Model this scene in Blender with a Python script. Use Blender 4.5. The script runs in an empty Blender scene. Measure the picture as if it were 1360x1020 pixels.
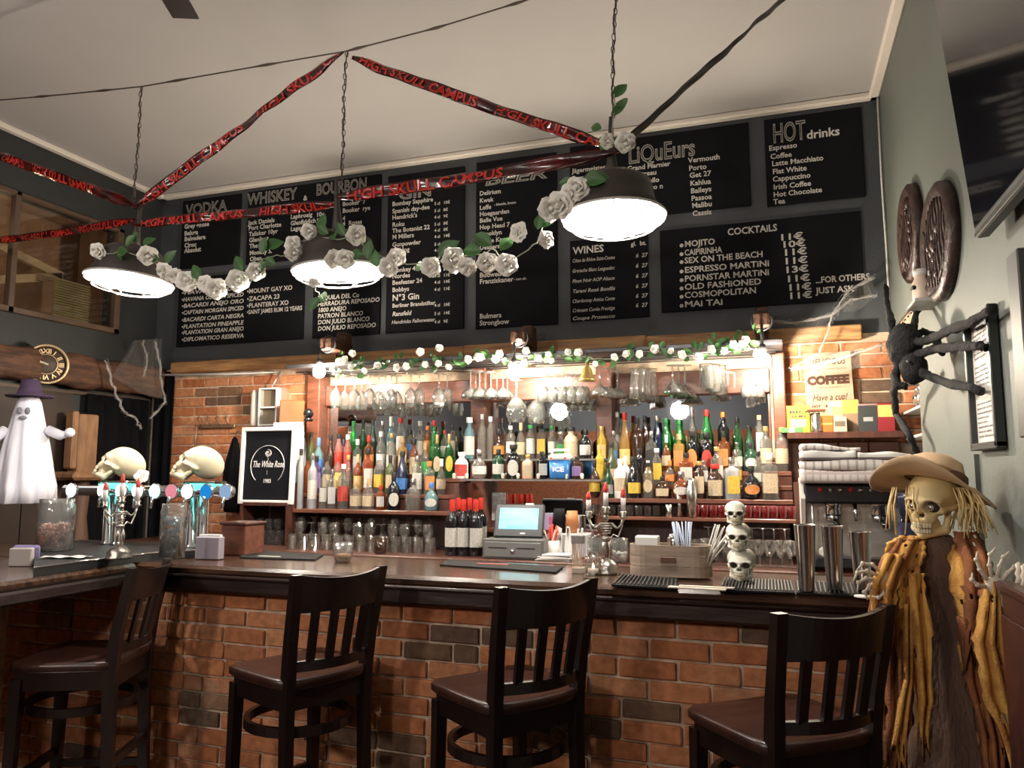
import bpy, math, random
import numpy as np
from mathutils import Vector, Matrix, Euler
random.seed(7); rng = np.random.default_rng(7)
PI = math.pi
S = bpy.context.scene
COL = S.collection

# ------------------------------------------------------------------ camera, world, light, exposure
H = 1.52; YAW = math.radians(18.9); PIT = math.radians(6.5); F = 1020.0
cam = bpy.data.cameras.new('camera'); cam_o = bpy.data.objects.new('camera', cam); COL.objects.link(cam_o)
cam.sensor_width = 36; cam.lens = F/1360*36; cam.clip_start = .05
cam_o.location = (0, 0, H); cam_o.rotation_euler = (PI/2+PIT, 0, YAW)
S.camera = cam_o
w = bpy.data.worlds.new('world'); S.world = w; w.use_nodes = True
w.node_tree.nodes['Background'].inputs[0].default_value = (.9, .8, .7, 1)
w.node_tree.nodes['Background'].inputs[1].default_value = .02
S.view_settings.view_transform = 'Standard'; S.view_settings.look = 'None'
S.view_settings.exposure = 0.2; S.view_settings.gamma = 1; S.view_settings.use_curve_mapping = False
cy = S.cycles
cy.max_bounces = 7; cy.diffuse_bounces = 3; cy.glossy_bounces = 4; cy.transmission_bounces = 6; cy.transparent_max_bounces = 28
cy.caustics_reflective = False; cy.caustics_refractive = False; cy.sample_clamp_indirect = 6; cy.use_denoising = True
def light(name, kind, loc, energy, col, size=.1, rot=None, spot=None):
    d = bpy.data.lights.new(name, kind); d.energy = energy; d.color = col
    if kind == 'AREA': d.size = size
    else: d.shadow_soft_size = size
    if spot: d.spot_size = spot; d.spot_blend = .6
    o = bpy.data.objects.new(name, d); COL.objects.link(o); o.location = loc
    if rot: o.rotation_euler = rot
    return o
# unseen fill lamps, added out of view to brighten ceiling, bricks and room
WARM = (1, .92, .84)
light('fill_lamp', 'POINT', (-3.0, -1.2, 2.4), 125, WARM, .12)
light('fill_lamp', 'POINT', (-1.3, -1.6, 2.4), 85, WARM, .12)
light('fill_lamp', 'POINT', (-3.6, .9, 2.7), 22, WARM, .12)
E_PEND = 72; E_WALL = 68

# measured points: the point of the plane y=Y (x=X, z=Z) that the photograph shows at a pixel
_fh = np.array([-math.sin(YAW), math.cos(YAW), 0]); _R = np.array([math.cos(YAW), math.sin(YAW), 0])
_fw = _fh*math.cos(PIT)+np.array([0, 0, math.sin(PIT)]); _U = np.cross(_R, _fw); _C = np.array([0, 0, H])
def _ray(u, v): return _fw+_R*(u-680)/F-_U*(v-510)/F
def PY(u, v, y): d = _ray(u, v); return _C+d*(y/d[1])
def PX(u, v, x): d = _ray(u, v); return _C+d*(x/d[0])
def PZ(u, v, z): d = _ray(u, v); return _C+d*((z-H)/d[2])

# ------------------------------------------------------------------ materials
M = {}
def nt(m): return m.node_tree.nodes, m.node_tree.links
def mat(name, col, r=.5, m=0., var=0., scale=6., bump=0., coat=0., emit=0., col2=None, stretch=None, obj=True, alpha=1., detail=4, bscale=None, ramp=(.35, .7), spec=.5):
    if name in M: return M[name]
    x = bpy.data.materials.new(name); x.use_nodes = True; n, l = nt(x); b = n['Principled BSDF']
    col = tuple(col)+(1,)
    b.inputs['Base Color'].default_value = col; b.inputs['Roughness'].default_value = r; b.inputs['Metallic'].default_value = m
    b.inputs['Coat Weight'].default_value = coat; b.inputs['Coat Roughness'].default_value = .12
    b.inputs['Specular IOR Level'].default_value = spec
    if alpha < 1: b.inputs['Alpha'].default_value = alpha
    if emit: b.inputs['Emission Color'].default_value = col; b.inputs['Emission Strength'].default_value = emit
    x.diffuse_color = col
    if var or col2 or bump:
        tc = n.new('ShaderNodeTexCoord'); mp = n.new('ShaderNodeMapping'); l.new(tc.outputs['Object' if obj else 'Generated'], mp.inputs[0])
        if stretch: mp.inputs['Scale'].default_value = stretch
        no = n.new('ShaderNodeTexNoise'); no.inputs['Scale'].default_value = scale; no.inputs['Detail'].default_value = detail; l.new(mp.outputs[0], no.inputs[0])
        if var or col2:
            cr = n.new('ShaderNodeValToRGB'); cr.color_ramp.elements[0].position = ramp[0]; cr.color_ramp.elements[1].position = ramp[1]
            if col2: c0, c1 = col, tuple(col2)+(1,)
            else: c0 = tuple(c*(1-var) for c in col[:3])+(1,); c1 = tuple(min(1, c*(1+var)) for c in col[:3])+(1,)
            cr.color_ramp.elements[0].color = c0; cr.color_ramp.elements[1].color = c1
            l.new(no.outputs[0], cr.inputs[0]); l.new(cr.outputs[0], b.inputs['Base Color'])
            if emit: l.new(cr.outputs[0], b.inputs['Emission Color'])
        if bump:
            bn = no
            if bscale:
                bn = n.new('ShaderNodeTexNoise'); bn.inputs['Scale'].default_value = bscale; bn.inputs['Detail'].default_value = 6; l.new(mp.outputs[0], bn.inputs[0])
            bp = n.new('ShaderNodeBump'); bp.inputs['Strength'].default_value = bump; bp.inputs['Distance'].default_value = .01
            l.new(bn.outputs[0], bp.inputs['Height']); l.new(bp.outputs[0], b.inputs['Normal'])
    M[name] = x; return x
def emat(name, col, s):
    if name in M: return M[name]
    x = bpy.data.materials.new(name); x.use_nodes = True; n, l = nt(x); n.remove(n['Principled BSDF'])
    e = n.new('ShaderNodeEmission'); e.inputs[0].default_value = tuple(col)+(1,); e.inputs[1].default_value = s
    l.new(e.outputs[0], n['Material Output'].inputs[0]); M[name] = x; return x
def thin(name, col, blend=.25, rough=.03, dif=0., difcol=None):
    """thin-walled glass: tinted see-through wall, a fresnel gloss, some scatter for frosted or filled glass"""
    if name in M: return M[name]
    x = bpy.data.materials.new(name); x.use_nodes = True; n, l = nt(x); n.remove(n['Principled BSDF'])
    t = n.new('ShaderNodeBsdfTransparent'); t.inputs[0].default_value = tuple(col)+(1,)
    g = n.new('ShaderNodeBsdfGlossy'); g.inputs['Roughness'].default_value = rough
    lw = n.new('ShaderNodeLayerWeight'); lw.inputs[0].default_value = blend
    mx = n.new('ShaderNodeMixShader'); src = t
    if dif:
        d = n.new('ShaderNodeBsdfPrincipled'); d.inputs['Base Color'].default_value = tuple(difcol or col)+(1,); d.inputs['Roughness'].default_value = .25
        m2 = n.new('ShaderNodeMixShader'); m2.inputs[0].default_value = dif; l.new(t.outputs[0], m2.inputs[1]); l.new(d.outputs[0], m2.inputs[2]); src = m2
    l.new(lw.outputs['Facing'], mx.inputs[0]); l.new(src.outputs[0], mx.inputs[1]); l.new(g.outputs[0], mx.inputs[2])
    l.new(mx.outputs[0], n['Material Output'].inputs[0]); M[name] = x; return x

def brick_mat(name, cols, white=.25, dark=.0):
    """each brick its own tone (object random), streaks of lime and soot fixed in the wall"""
    x = bpy.data.materials.new(name); x.use_nodes = True; n, l = nt(x); b = n['Principled BSDF']; b.inputs['Roughness'].default_value = .85
    oi = n.new('ShaderNodeObjectInfo'); cr = n.new('ShaderNodeValToRGB'); cr.color_ramp.interpolation = 'LINEAR'
    els = cr.color_ramp.elements
    while len(els) < len(cols): els.new(.5)
    for i, c in enumerate(cols): els[i].position = i/(len(cols)-1); els[i].color = tuple(c)+(1,)
    l.new(oi.outputs['Random'], cr.inputs[0])
    ge = n.new('ShaderNodeNewGeometry')
    no = n.new('ShaderNodeTexNoise'); no.inputs['Scale'].default_value = 2.3; no.inputs['Detail'].default_value = 8; no.inputs['Roughness'].default_value = .65; l.new(ge.outputs['Position'], no.inputs[0])
    r2 = n.new('ShaderNodeValToRGB'); r2.color_ramp.elements[0].position = .56; r2.color_ramp.elements[1].position = .72; l.new(no.outputs[0], r2.inputs[0])
    mul = n.new('ShaderNodeMath'); mul.operation = 'MULTIPLY'; mul.inputs[1].default_value = white*1.2; l.new(r2.outputs[0], mul.inputs[0])
    mx = n.new('ShaderNodeMix'); mx.data_type = 'RGBA'; l.new(mul.outputs[0], mx.inputs[0]); l.new(cr.outputs[0], mx.inputs[6]); mx.inputs[7].default_value = (.55, .42, .3, 1)
    n3 = n.new('ShaderNodeTexNoise'); n3.inputs['Scale'].default_value = 26; n3.inputs['Detail'].default_value = 6; l.new(ge.outputs['Position'], n3.inputs[0])
    r3 = n.new('ShaderNodeValToRGB'); r3.color_ramp.elements[0].position = .3; r3.color_ramp.elements[0].color = (.45, .42, .4, 1); r3.color_ramp.elements[1].position = .65; l.new(n3.outputs[0], r3.inputs[0])
    m2 = n.new('ShaderNodeMix'); m2.data_type = 'RGBA'; m2.blend_type = 'MULTIPLY'; m2.inputs[0].default_value = .7; l.new(mx.outputs[2], m2.inputs[6]); l.new(r3.outputs[0], m2.inputs[7])
    l.new(m2.outputs[2], b.inputs['Base Color'])
    bp = n.new('ShaderNodeBump'); bp.inputs['Strength'].default_value = .7; bp.inputs['Distance'].default_value = .006; l.new(n3.outputs[0], bp.inputs['Height']); l.new(bp.outputs[0], b.inputs['Normal'])
    M[name] = x; return x

# ------------------------------------------------------------------ mesh builder
class MB:
    def __init__(s): s.v = []; s.f = []; s.mi = []; s.sm = []; s.cur = 0
    def add(s, vs, fs, sm=False):
        o = len(s.v); s.v += [tuple(float(c) for c in p) for p in vs]
        for f in fs: s.f.append(tuple(i+o for i in f)); s.mi.append(s.cur); s.sm.append(sm)
        return s
    def box(s, c, d, rz=0, bv=0., R=None, taper=1.):
        hx, hy, hz = d[0]/2, d[1]/2, d[2]/2; b = min(bv, hx*.9, hy*.9, hz*.9)
        R = R or Matrix.Rotation(rz, 3, 'Z'); c = Vector(c)
        if not b:
            vs = [(x*hx*(taper if z > 0 else 1), y*hy*(taper if z > 0 else 1), z*hz) for z in (-1, 1) for y in (-1, 1) for x in (-1, 1)]
            fs = [(0, 2, 3, 1), (4, 5, 7, 6), (0, 1, 5, 4), (2, 6, 7, 3), (0, 4, 6, 2), (1, 3, 7, 5)]
        else:
            vs = []; idx = {}
            for z in (-1, 1):
                for y in (-1, 1):
                    for x in (-1, 1):
                        for a in range(3):
                            p = [x*(hx-b), y*(hy-b), z*(hz-b)]; p[a] += (x, y, z)[a]*b
                            idx[(x, y, z, a)] = len(vs); vs.append(p)
            I = lambda x, y, z, a: idx[(x, y, z, a)]
            fs = []
            for sg in (-1, 1):
                for a in range(3):
                    o = [k for k in range(3) if k != a]; q = []
                    for s1, s2 in ((-1, -1), (1, -1), (1, 1), (-1, 1)):
                        k = [0, 0, 0]; k[a] = sg; k[o[0]] = s1; k[o[1]] = s2; q.append(I(*k, a))
                    if (sg > 0) == (a == 1): q.reverse()
                    fs.append(tuple(q))
            for a in range(3):
                o = [k for k in range(3) if k != a]
                for s1 in (-1, 1):
                    for s2 in (-1, 1):
                        k0 = [0, 0, 0]; k0[o[0]] = s1; k0[o[1]] = s2; k1 = list(k0); k0[a] = -1; k1[a] = 1
                        q = [I(*k0, o[0]), I(*k1, o[0]), I(*k1, o[1]), I(*k0, o[1])]
                        fs.append(tuple(q))
            for z in (-1, 1):
                for y in (-1, 1):
                    for x in (-1, 1): fs.append((I(x, y, z, 0), I(x, y, z, 1), I(x, y, z, 2)))
            # orient outwards
            vv = [Vector(p) for p in vs]; ff = []
            for f in fs:
                nn = (vv[f[1]]-vv[f[0]]).cross(vv[f[2]]-vv[f[0]]); cc = sum((vv[i] for i in f), Vector())/len(f)
                ff.append(f if nn.dot(cc) > 0 else tuple(reversed(f)))
            fs = ff
        return s.add([R@Vector(p)+c for p in vs], fs)
    def lathe(s, prof, c=(0, 0, 0), seg=16, sq=None, R=None, a0=0, a1=2*PI, sx=1, sy=1, fn=None, sm=True, cap=True):
        """profile of (radius, height); sq>2 gives a squarish section"""
        full = abs(a1-a0-2*PI) < 1e-6; k = seg if full else seg+1; vs = []; c = Vector(c)
        for r, z in prof:
            for i in range(k):
                a = a0+(a1-a0)*i/seg; ca, sa = math.cos(a), math.sin(a); q = 1
                if sq: q = 1/((abs(ca)**sq+abs(sa)**sq)**(1/sq))
                if fn: q *= fn(a, z)
                p = Vector((r*q*ca*sx, r*q*sa*sy, z)); vs.append((R@p if R else p)+c)
        fs = []
        for j in range(len(prof)-1):
            for i in range(seg):
                i2 = (i+1) % k
                fs.append((j*k+i, j*k+i2, (j+1)*k+i2, (j+1)*k+i))
        if full and cap:
            if prof[0][0] > 1e-5: fs.append(tuple(reversed(range(k))))
            if prof[-1][0] > 1e-5: fs.append(tuple(range((len(prof)-1)*k, len(prof)*k)))
        return s.add(vs, fs, sm)
    def tube(s, pts, r, seg=8, cap=True, closed=False, flat=1., sm=True):
        pts = [Vector(p) for p in pts]; n = len(pts); rs = r if isinstance(r, (list, tuple)) else [r]*n
        up = None; vs = []
        for i, p in enumerate(pts):
            if closed: t = pts[(i+1) % n]-pts[i-1]
            else: t = pts[min(i+1, n-1)]-pts[max(i-1, 0)]
            t = t.normalized() if t.length else Vector((0, 0, 1))
            if up is None:
                up = Vector((0, 0, 1)) if abs(t.z) < .9 else Vector((0, 1, 0))
            a = t.cross(up)
            if a.length < 1e-4: a = t.cross(Vector((1, 0, 0)))
            a.normalize(); b = a.cross(t).normalized(); up = b
            for k in range(seg):
                q = 2*PI*k/seg; vs.append(p+a*math.cos(q)*rs[i]+b*math.sin(q)*rs[i]*flat)
        fs = []
        for i in range(n if closed else n-1):
            j = (i+1) % n
            for k in range(seg): fs.append((i*seg+k, i*seg+(k+1) % seg, j*seg+(k+1) % seg, j*seg+k))
        if cap and not closed: fs.append(tuple(reversed(range(seg)))); fs.append(tuple(range((n-1)*seg, n*seg)))
        return s.add(vs, fs, sm)
    def prism(s, poly, z0, z1, R=None, c=(0, 0, 0)):
        """polygon in xy (counter-clockwise) raised from z0 to z1"""
        n = len(poly); c = Vector(c); vs = [Vector((x, y, z)) for z in (z0, z1) for x, y in poly]
        if R: vs = [R@p for p in vs]
        fs = [tuple(reversed(range(n))), tuple(range(n, 2*n))]+[(i, (i+1) % n, n+(i+1) % n, n+i) for i in range(n)]
        return s.add([p+c for p in vs], fs)
    def ball(s, c, r, seg=12, rings=8, sc=(1, 1, 1), R=None, sm=True):
        prof = [(math.sin(PI*i/rings), -math.cos(PI*i/rings)) for i in range(rings+1)]
        vs = []; c = Vector(c)
        for a, z in prof:
            for i in range(seg):
                q = 2*PI*i/seg; p = Vector((a*math.cos(q)*r*sc[0], a*math.sin(q)*r*sc[1], z*r*sc[2])); vs.append((R@p if R else p)+c)
        fs = [(j*seg+i, j*seg+(i+1) % seg, (j+1)*seg+(i+1) % seg, (j+1)*seg+i) for j in range(rings) for i in range(seg)]
        return s.add(vs, fs, sm)
    def grid(s, fn, nu, nv, sm=True, thick=0.):
        vs = [Vector(fn(i/nu, j/nv)) for j in range(nv+1) for i in range(nu+1)]
        fs = [(j*(nu+1)+i, j*(nu+1)+i+1, (j+1)*(nu+1)+i+1, (j+1)*(nu+1)+i) for j in range(nv) for i in range(nu)]
        return s.add(vs, fs, sm)
    def build(s, name, m=None, parent=None, mesh_only=False):
        me = bpy.data.meshes.new(name); me.from_pydata(s.v, [], s.f)
        ms = m if isinstance(m, (list, tuple)) else [m]
        for q in ms:
            if q: me.materials.append(q)
        if len(ms) > 1: me.polygons.foreach_set('material_index', s.mi)
        me.polygons.foreach_set('use_smooth', s.sm); me.update()
        if mesh_only: return me
        return link(name, me, parent)
def link(name, me, parent=None, loc=None, rot=None, scale=None):
    o = bpy.data.objects.new(name, me); COL.objects.link(o)
    if parent: o.parent = parent
    if loc is not None: o.location = loc
    if rot is not None: o.rotation_euler = rot
    if scale is not None: o.scale = scale
    return o
def tag(o, label=None, cat=None, group=None, kind=None):
    if label: o['label'] = label
    if cat: o['category'] = cat
    if group: o['group'] = group
    if kind: o['kind'] = kind
    return o
def thing(name, label, cat, loc=(0, 0, 0), rz=0, group=None, rot=None):
    o = bpy.data.objects.new(name, None); COL.objects.link(o); o.empty_display_size = .05
    o.location = loc; o.rotation_euler = rot or (0, 0, rz)
    return tag(o, label, cat, group)
def struct(name, mb, m): return tag(mb.build(name, m), kind='structure')
KIDS = {}
def dup(root, label, loc=None, rot=None, scale=None):
    def cp(o, par):
        c = o.copy(); COL.objects.link(c); c.parent = par
        for ch in o.children: cp(ch, c)
        return c
    c = cp(root, None); c['label'] = label
    if loc is not None: c.location = loc
    if rot is not None: c.rotation_euler = rot
    if scale is not None: c.scale = scale
    return c
ORD = 'first second third fourth fifth sixth seventh eighth ninth tenth eleventh twelfth thirteenth fourteenth fifteenth sixteenth seventeenth eighteenth nineteenth twentieth'.split()
ORD += ['twenty-'+w for w in ORD[:9]]+['thirtieth']+['thirty-'+w for w in ORD[:9]]

def surface_nets(f, lo, hi, n):
    """mesh of the zero level of a signed distance function f(P[...,3])"""
    lo = np.array(lo, float); hi = np.array(hi, float); st = (hi-lo).max()/n
    dims = np.ceil((hi-lo)/st).astype(int)+1
    g = np.stack(np.meshgrid(*[lo[a]+st*np.arange(dims[a]) for a in range(3)], indexing='ij'), -1)
    v = f(g); ins = v < 0
    cs = [(i, j, k) for i in (0, 1) for j in (0, 1) for k in (0, 1)]
    d = dims-1
    cv = np.stack([v[i:i+d[0], j:j+d[1], k:k+d[2]] for i, j, k in cs], -1)
    ci = cv < 0; act = ci.any(-1) & ~ci.all(-1)
    cells = np.argwhere(act); ids = -np.ones(act.shape, int); ids[tuple(cells.T)] = np.arange(len(cells))
    vals = cv[tuple(cells.T)]; acc = np.zeros((len(cells), 3)); cnt = np.zeros(len(cells))
    for a in range(8):
        for b in range(a+1, 8):
            if sum(x != y for x, y in zip(cs[a], cs[b])) != 1: continue
            va, vb = vals[:, a], vals[:, b]; m = (va < 0) != (vb < 0)
            t = np.where(m, va/(np.where(m, va-vb, 1)), 0)
            p = np.array(cs[a])[None]+(np.array(cs[b])-np.array(cs[a]))[None]*t[:, None]
            acc[m] += p[m]; cnt[m] += 1
    P = lo+st*(cells+acc/cnt[:, None])
    F_ = []
    for ax in range(3):
        o1, o2 = [(1, 2), (2, 0), (0, 1)][ax]
        sl0 = [slice(None)]*3; sl1 = [slice(None)]*3; sl0[ax] = slice(0, -1); sl1[ax] = slice(1, None)
        ch = ins[tuple(sl0)] != ins[tuple(sl1)]; e = np.argwhere(ch)
        e = e[(e[:, o1] > 0) & (e[:, o2] > 0) & (e[:, o1] < d[o1]) & (e[:, o2] < d[o2])]
        u1 = np.zeros(3, int); u1[o1] = 1; u2 = np.zeros(3, int); u2[o2] = 1
        q = [ids[tuple((e-x).T)] for x in (u1*0, u1, u1+u2, u2)]
        fl = ins[tuple(e.T)]
        A = np.stack(q, 1); A[~fl] = A[~fl][:, ::-1]; F_.append(A)
    F_ = np.concatenate(F_); F_ = F_[(F_ >= 0).all(1)]
    return P, F_
def sdf_mb(f, lo, hi, n):
    P, F_ = surface_nets(f, lo, hi, n); mb = MB(); mb.add(P, [tuple(int(i) for i in q) for q in F_], True); return mb
def smin(a, b, k): h = np.clip(.5+.5*(b-a)/k, 0, 1); return b*(1-h)+a*h-k*h*(1-h)
def smax(a, b, k): return -smin(-a, -b, k)
def ell(P, c, r): q = (P-np.array(c))/np.array(r); k = np.linalg.norm(q, axis=-1); return (k-1)*min(r)
def cap_(P, a, b, r, r2=None):
    a = np.array(a, float); b = np.array(b, float); ab = b-a; t = np.clip(((P-a)@ab)/(ab@ab), 0, 1)
    return np.linalg.norm(P-a-t[..., None]*ab, axis=-1)-(r+((r2 if r2 is not None else r)-r)*t)

# text: jobs are queued, turned into mesh in one go at the end
TEXT = []
def text(mb, body, size, xf, outline=0., offset=0., shear=0., space=1., align='LEFT', maxw=None, bold=0):
    TEXT.append((mb, body, size, xf, outline, offset, shear, space, align, maxw))
def flush_text():
    objs = []
    for (mb, body, size, xf, outline, offset, shear, space, align, maxw) in TEXT:
        c = bpy.data.curves.new('text', 'FONT'); c.body = body; c.size = size; c.shear = shear; c.space_character = space; c.align_x = align
        c.resolution_u = 2 if not outline else 3
        if outline: c.fill_mode = 'NONE'; c.bevel_depth = outline; c.bevel_resolution = 0
        elif offset: c.offset = offset
        o = bpy.data.objects.new('text', c); COL.objects.link(o); objs.append(o)
    bpy.context.view_layer.update(); dg = bpy.context.evaluated_depsgraph_get()
    for o, (mb, body, size, xf, outline, offset, shear, space, align, maxw) in zip(objs, TEXT):
        ev = o.evaluated_get(dg); me = ev.to_mesh()
        vs = [tuple(v.co) for v in me.vertices]; k = 1.
        if maxw and vs:
            wd = max(p[0] for p in vs)-min(p[0] for p in vs)
            if wd > 0: k = maxw/wd
        mb.add([xf(p[0]*k, p[1], p[2]) for p in vs], [tuple(p.vertices) for p in me.polygons])
        ev.to_mesh_clear(); c = o.data; bpy.data.objects.remove(o); bpy.data.curves.remove(c)
    TEXT.clear()

# ------------------------------------------------------------------ shell
WY, LX, RX, CZ, FY = 4.9, -4.743, .668, 3.79, -3.2
mat('grey_paint', (.060, .067, .076), r=.6, var=.12, scale=1.5, bump=.15, bscale=60)
mat('sage_paint', (.135, .15, .135), r=.6, var=.08, scale=1.2, bump=.12, bscale=50)
mat('left_paint', (.022, .025, .026), r=.6, var=.1, scale=1.5)
mat('ceiling_paint', (.45, .435, .43), r=.85, var=.05, scale=.8, bump=.06, bscale=40)
mat('white_trim', (.75, .69, .62), r=.6)
mat('mortar', (.58, .44, .32), r=.95, var=.3, scale=14, bump=.5)
mat('floor_wood', (.05, .028, .018), r=.45, var=.4, scale=3, stretch=(1, 12, 1))
mat('pine', (.50, .27, .11), r=.6, col2=(.22, .10, .04), scale=5, stretch=(1, 9, 9), bump=.3)
mat('rough_log', (.035, .014, .008), r=.75, col2=(.13, .055, .026), scale=4, stretch=(7, 1, 7), bump=.8)
mat('back_wood', (.15, .052, .030), r=.38, var=.3, scale=5, stretch=(1, 8, 8), coat=.25)
mat('back_wood_dark', (.085, .030, .020), r=.4, var=.3, scale=5, stretch=(8, 8, 1), coat=.2)
mat('bar_top_wood', (.030, .014, .009), r=.27, col2=(.095, .045, .024), scale=4, stretch=(1.2, 9, 9), bump=.12, coat=.5)
mat('bar_apron', (.022, .010, .008), r=.42, var=.4, scale=5, stretch=(1, 6, 6), bump=.3, coat=.2)
mat('black_paint', (.012, .012, .013), r=.5); mat('black_gloss', (.008, .008, .009), r=.08, coat=.5)
mat('dark_steel', (.05, .05, .055), r=.4, m=.6); mat('steel', (.62, .61, .6), r=.22, m=1.); mat('chrome', (.8, .8, .82), r=.07, m=1.)
mat('white_plastic', (.75, .74, .72), r=.4); mat('chalk', (.62, .60, .56), r=.9); mat('rubber', (.010, .010, .011), r=.85, spec=.2)
mat('board_black', (.0055, .0055, .008), r=.75, var=.25, scale=3, spec=.15)
thin('glass', (.90, .92, .91), .36, .05, .07, (.8, .8, .78)); thin('pane', (.9, .9, .88), .12)
mat('mirror', (.82, .82, .83), r=.015, m=1.)

st = MB().box(((LX+RX)/2, (WY+FY)/2, -.06), (RX-LX+.4, WY-FY+.4, .12)); struct('floor', st, M['floor_wood'])
st = MB().box(((LX+RX)/2, (WY+FY)/2, CZ+.06), (RX-LX+.6, WY-FY+.4, .12)); struct('ceiling', st, M['ceiling_paint'])
st = MB(); st.cur = 0; st.box(((LX+RX)/2, WY+.075, 3.06), (RX-LX+.5, .15, 1.46)); st.cur = 1
st.box(((LX+RX)/2, WY+.0725, 1.165), (RX-LX+.5, .155, 2.33)); wall_back = struct('wall_back', st, [M['grey_paint'], M['mortar']])
WY0, WY1, WZ0, WZ1 = 2.1, 4.50, 2.56, 3.38                # opening of the window in the left wall
st = MB()
for y0, y1, z0, z1 in ((FY, WY0, 0, CZ), (WY1, WY, 0, CZ), (WY0, WY1, 0, WZ0), (WY0, WY1, WZ1, CZ)): st.box((LX-.075, (y0+y1)/2, (z0+z1)/2), (.15, y1-y0, z1-z0))
wall_left = struct('wall_left', st, M['left_paint'])
NY, NZ = 4.14, 2.34                                        # niche in the right wall beside the back bar
st = MB(); st.box((RX+.1, (NY+FY)/2, CZ/2), (.2, NY-FY, CZ)); st.box((RX+.1, (WY+NY)/2, (CZ+NZ)/2), (.2, WY-NY, CZ-NZ)); st.box((RX+.16, (WY+NY)/2, NZ/2), (.08, WY-NY, NZ))
wall_right = struct('wall_right', st, M['sage_paint'])
brick_mat('brick_field', [(.26, .085, .032), (.33, .115, .045), (.22, .07, .028), (.36, .14, .06)], .2)
st = MB(); st.cur = 0; st.box(((LX+RX)/2, FY-.075, 3.0), (RX-LX, .15, 1.6)); st.cur = 1; st.box(((LX+RX)/2, FY-.075, 1.1), (RX-LX, .15, 2.2))
struct('wall_front', st, [M['grey_paint'], M['brick_field']])
st = MB(); st.box(((LX+RX)/2, WY-.03, CZ-.02), (RX-LX, .06, .04), bv=.01); struct('trim_1', st, M['white_trim'])
st = MB(); st.box((LX+.03, (WY+FY)/2, CZ-.02), (.06, WY-FY, .04), bv=.01); struct('trim_2', st, M['white_trim'])
st = MB(); st.box((RX-.03, (WY+FY)/2, CZ-.02), (.06, WY-FY, .04), bv=.01); struct('trim_3', st, M['white_trim'])
st = MB(); st.box((RX-.008, 3.07, 1.0), (.016, .012, 1.16)); struct('trim_4', st, M['sage_paint'])
# pine beam under the menu boards
st = MB()
for x0, x1, dz in ((-4.50, -2.0, 0), (-2.0, -.75, .004), (-.75, .50, -.003)): st.box(((x0+x1)/2, 4.855, 2.333+dz), (x1-x0, .09, .085), bv=.008)
struct('trim_5', st, M['pine'])
st = MB(); st.tube([(.655, 4.86, CZ-.04), (.652, 4.86, 3.2), (.658, 4.87, 2.8), (.655, 4.87, 2.3)], .006, 6)
tag(st.build('wall_cable', M['white_plastic']), 'thin white cable running down the corner beside the hot drinks board', 'cable')

# bricks -----------------------------------------------------------------
def brick_mesh(L, Hh, D, seed):
    r = random.Random(seed); mb = MB(); mb.box((0, 0, 0), (L, D, Hh), bv=.005)
    mb.v = [(x+r.uniform(-.0032, .0032), y+r.uniform(-.003, .003), z+r.uniform(-.0030, .0030)) for x, y, z in mb.v]
    return mb
BR = brick_mat('brick_red', [(.50, .175, .065), (.62, .25, .105), (.42, .135, .055), (.64, .29, .14), (.55, .21, .085), (.46, .155, .06)], .55)
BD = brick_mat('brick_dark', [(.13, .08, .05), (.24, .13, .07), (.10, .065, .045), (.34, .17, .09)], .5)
BM = {}
def bricks(parent, x0, x1, z0, z1, y, seed, darks, face=-1, step=.225, ch=.075, gap=.010, hole=None):
    r = random.Random(seed); n = 0
    for j in range(int(round((z1-z0)/ch))):
        z = z0+(j+.5)*ch; x = x0-(step/2 if j % 2 else 0)-r.uniform(0, .03)
        while x < x1-.03:
            L = step-gap
            if r.random() < .13: L = step/2-gap
            a, b = max(x, x0), min(x+L, x1); x += L+gap
            if b-a < .035: continue
            if hole and hole(a, b, z): continue
            key = (round(b-a, 2) if b-a < L-.005 else round(L, 3), r.randrange(3))
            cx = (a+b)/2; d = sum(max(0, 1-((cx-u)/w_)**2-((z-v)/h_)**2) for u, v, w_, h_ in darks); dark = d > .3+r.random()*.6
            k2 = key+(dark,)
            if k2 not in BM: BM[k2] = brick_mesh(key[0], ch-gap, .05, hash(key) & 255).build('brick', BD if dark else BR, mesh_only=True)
            link('brick', BM[k2], parent, (cx, y+.018-r.uniform(0, .005), z+r.uniform(-.0015, .0015)), (r.uniform(-.006, .006), r.uniform(-.008, .008), r.uniform(-.008, .008))); n += 1
    return n

# bar -----------------------------------------------------------------
BFY = 2.95
bar = thing('bar_counter', 'long dark wood bar counter on a red brick front', 'bar counter', (0, 0, 0))
core = MB(); core.box((-2.23, 3.04, .50), (5.02, .13, 1.0)); core.box((.225, 3.25, .5), (.11, .4, 1.0))
core.build('bar_wall', M['mortar'], bar)
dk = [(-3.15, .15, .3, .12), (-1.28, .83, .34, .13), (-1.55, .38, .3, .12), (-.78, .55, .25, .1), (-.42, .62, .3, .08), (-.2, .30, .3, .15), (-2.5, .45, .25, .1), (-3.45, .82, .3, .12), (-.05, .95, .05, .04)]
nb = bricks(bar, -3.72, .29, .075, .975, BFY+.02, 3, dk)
t = MB(); t.box((-2.21, 3.155, 1.0775), (5.06, .565, .045), bv=.014)
t.build('worktop', M['bar_top_wood'], bar)
t = MB(); t.box((-2.21, 2.905, 1.018), (5.02, .055, .072), bv=.012); t.box((.30, 3.17, 1.018), (.02, .5, .072)); t.build('apron', M['bar_apron'], bar)
t = MB(); t.tube([(-2.81, 2.872, 1.052), (.315, 2.872, 1.052)], .010, 8); t.build('edge_moulding', M['bar_apron'], bar)
leg = thing('bar_return', 'dark wood bar return reaching towards the room at the left end', 'bar counter', (0, 0, 0))
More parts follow.
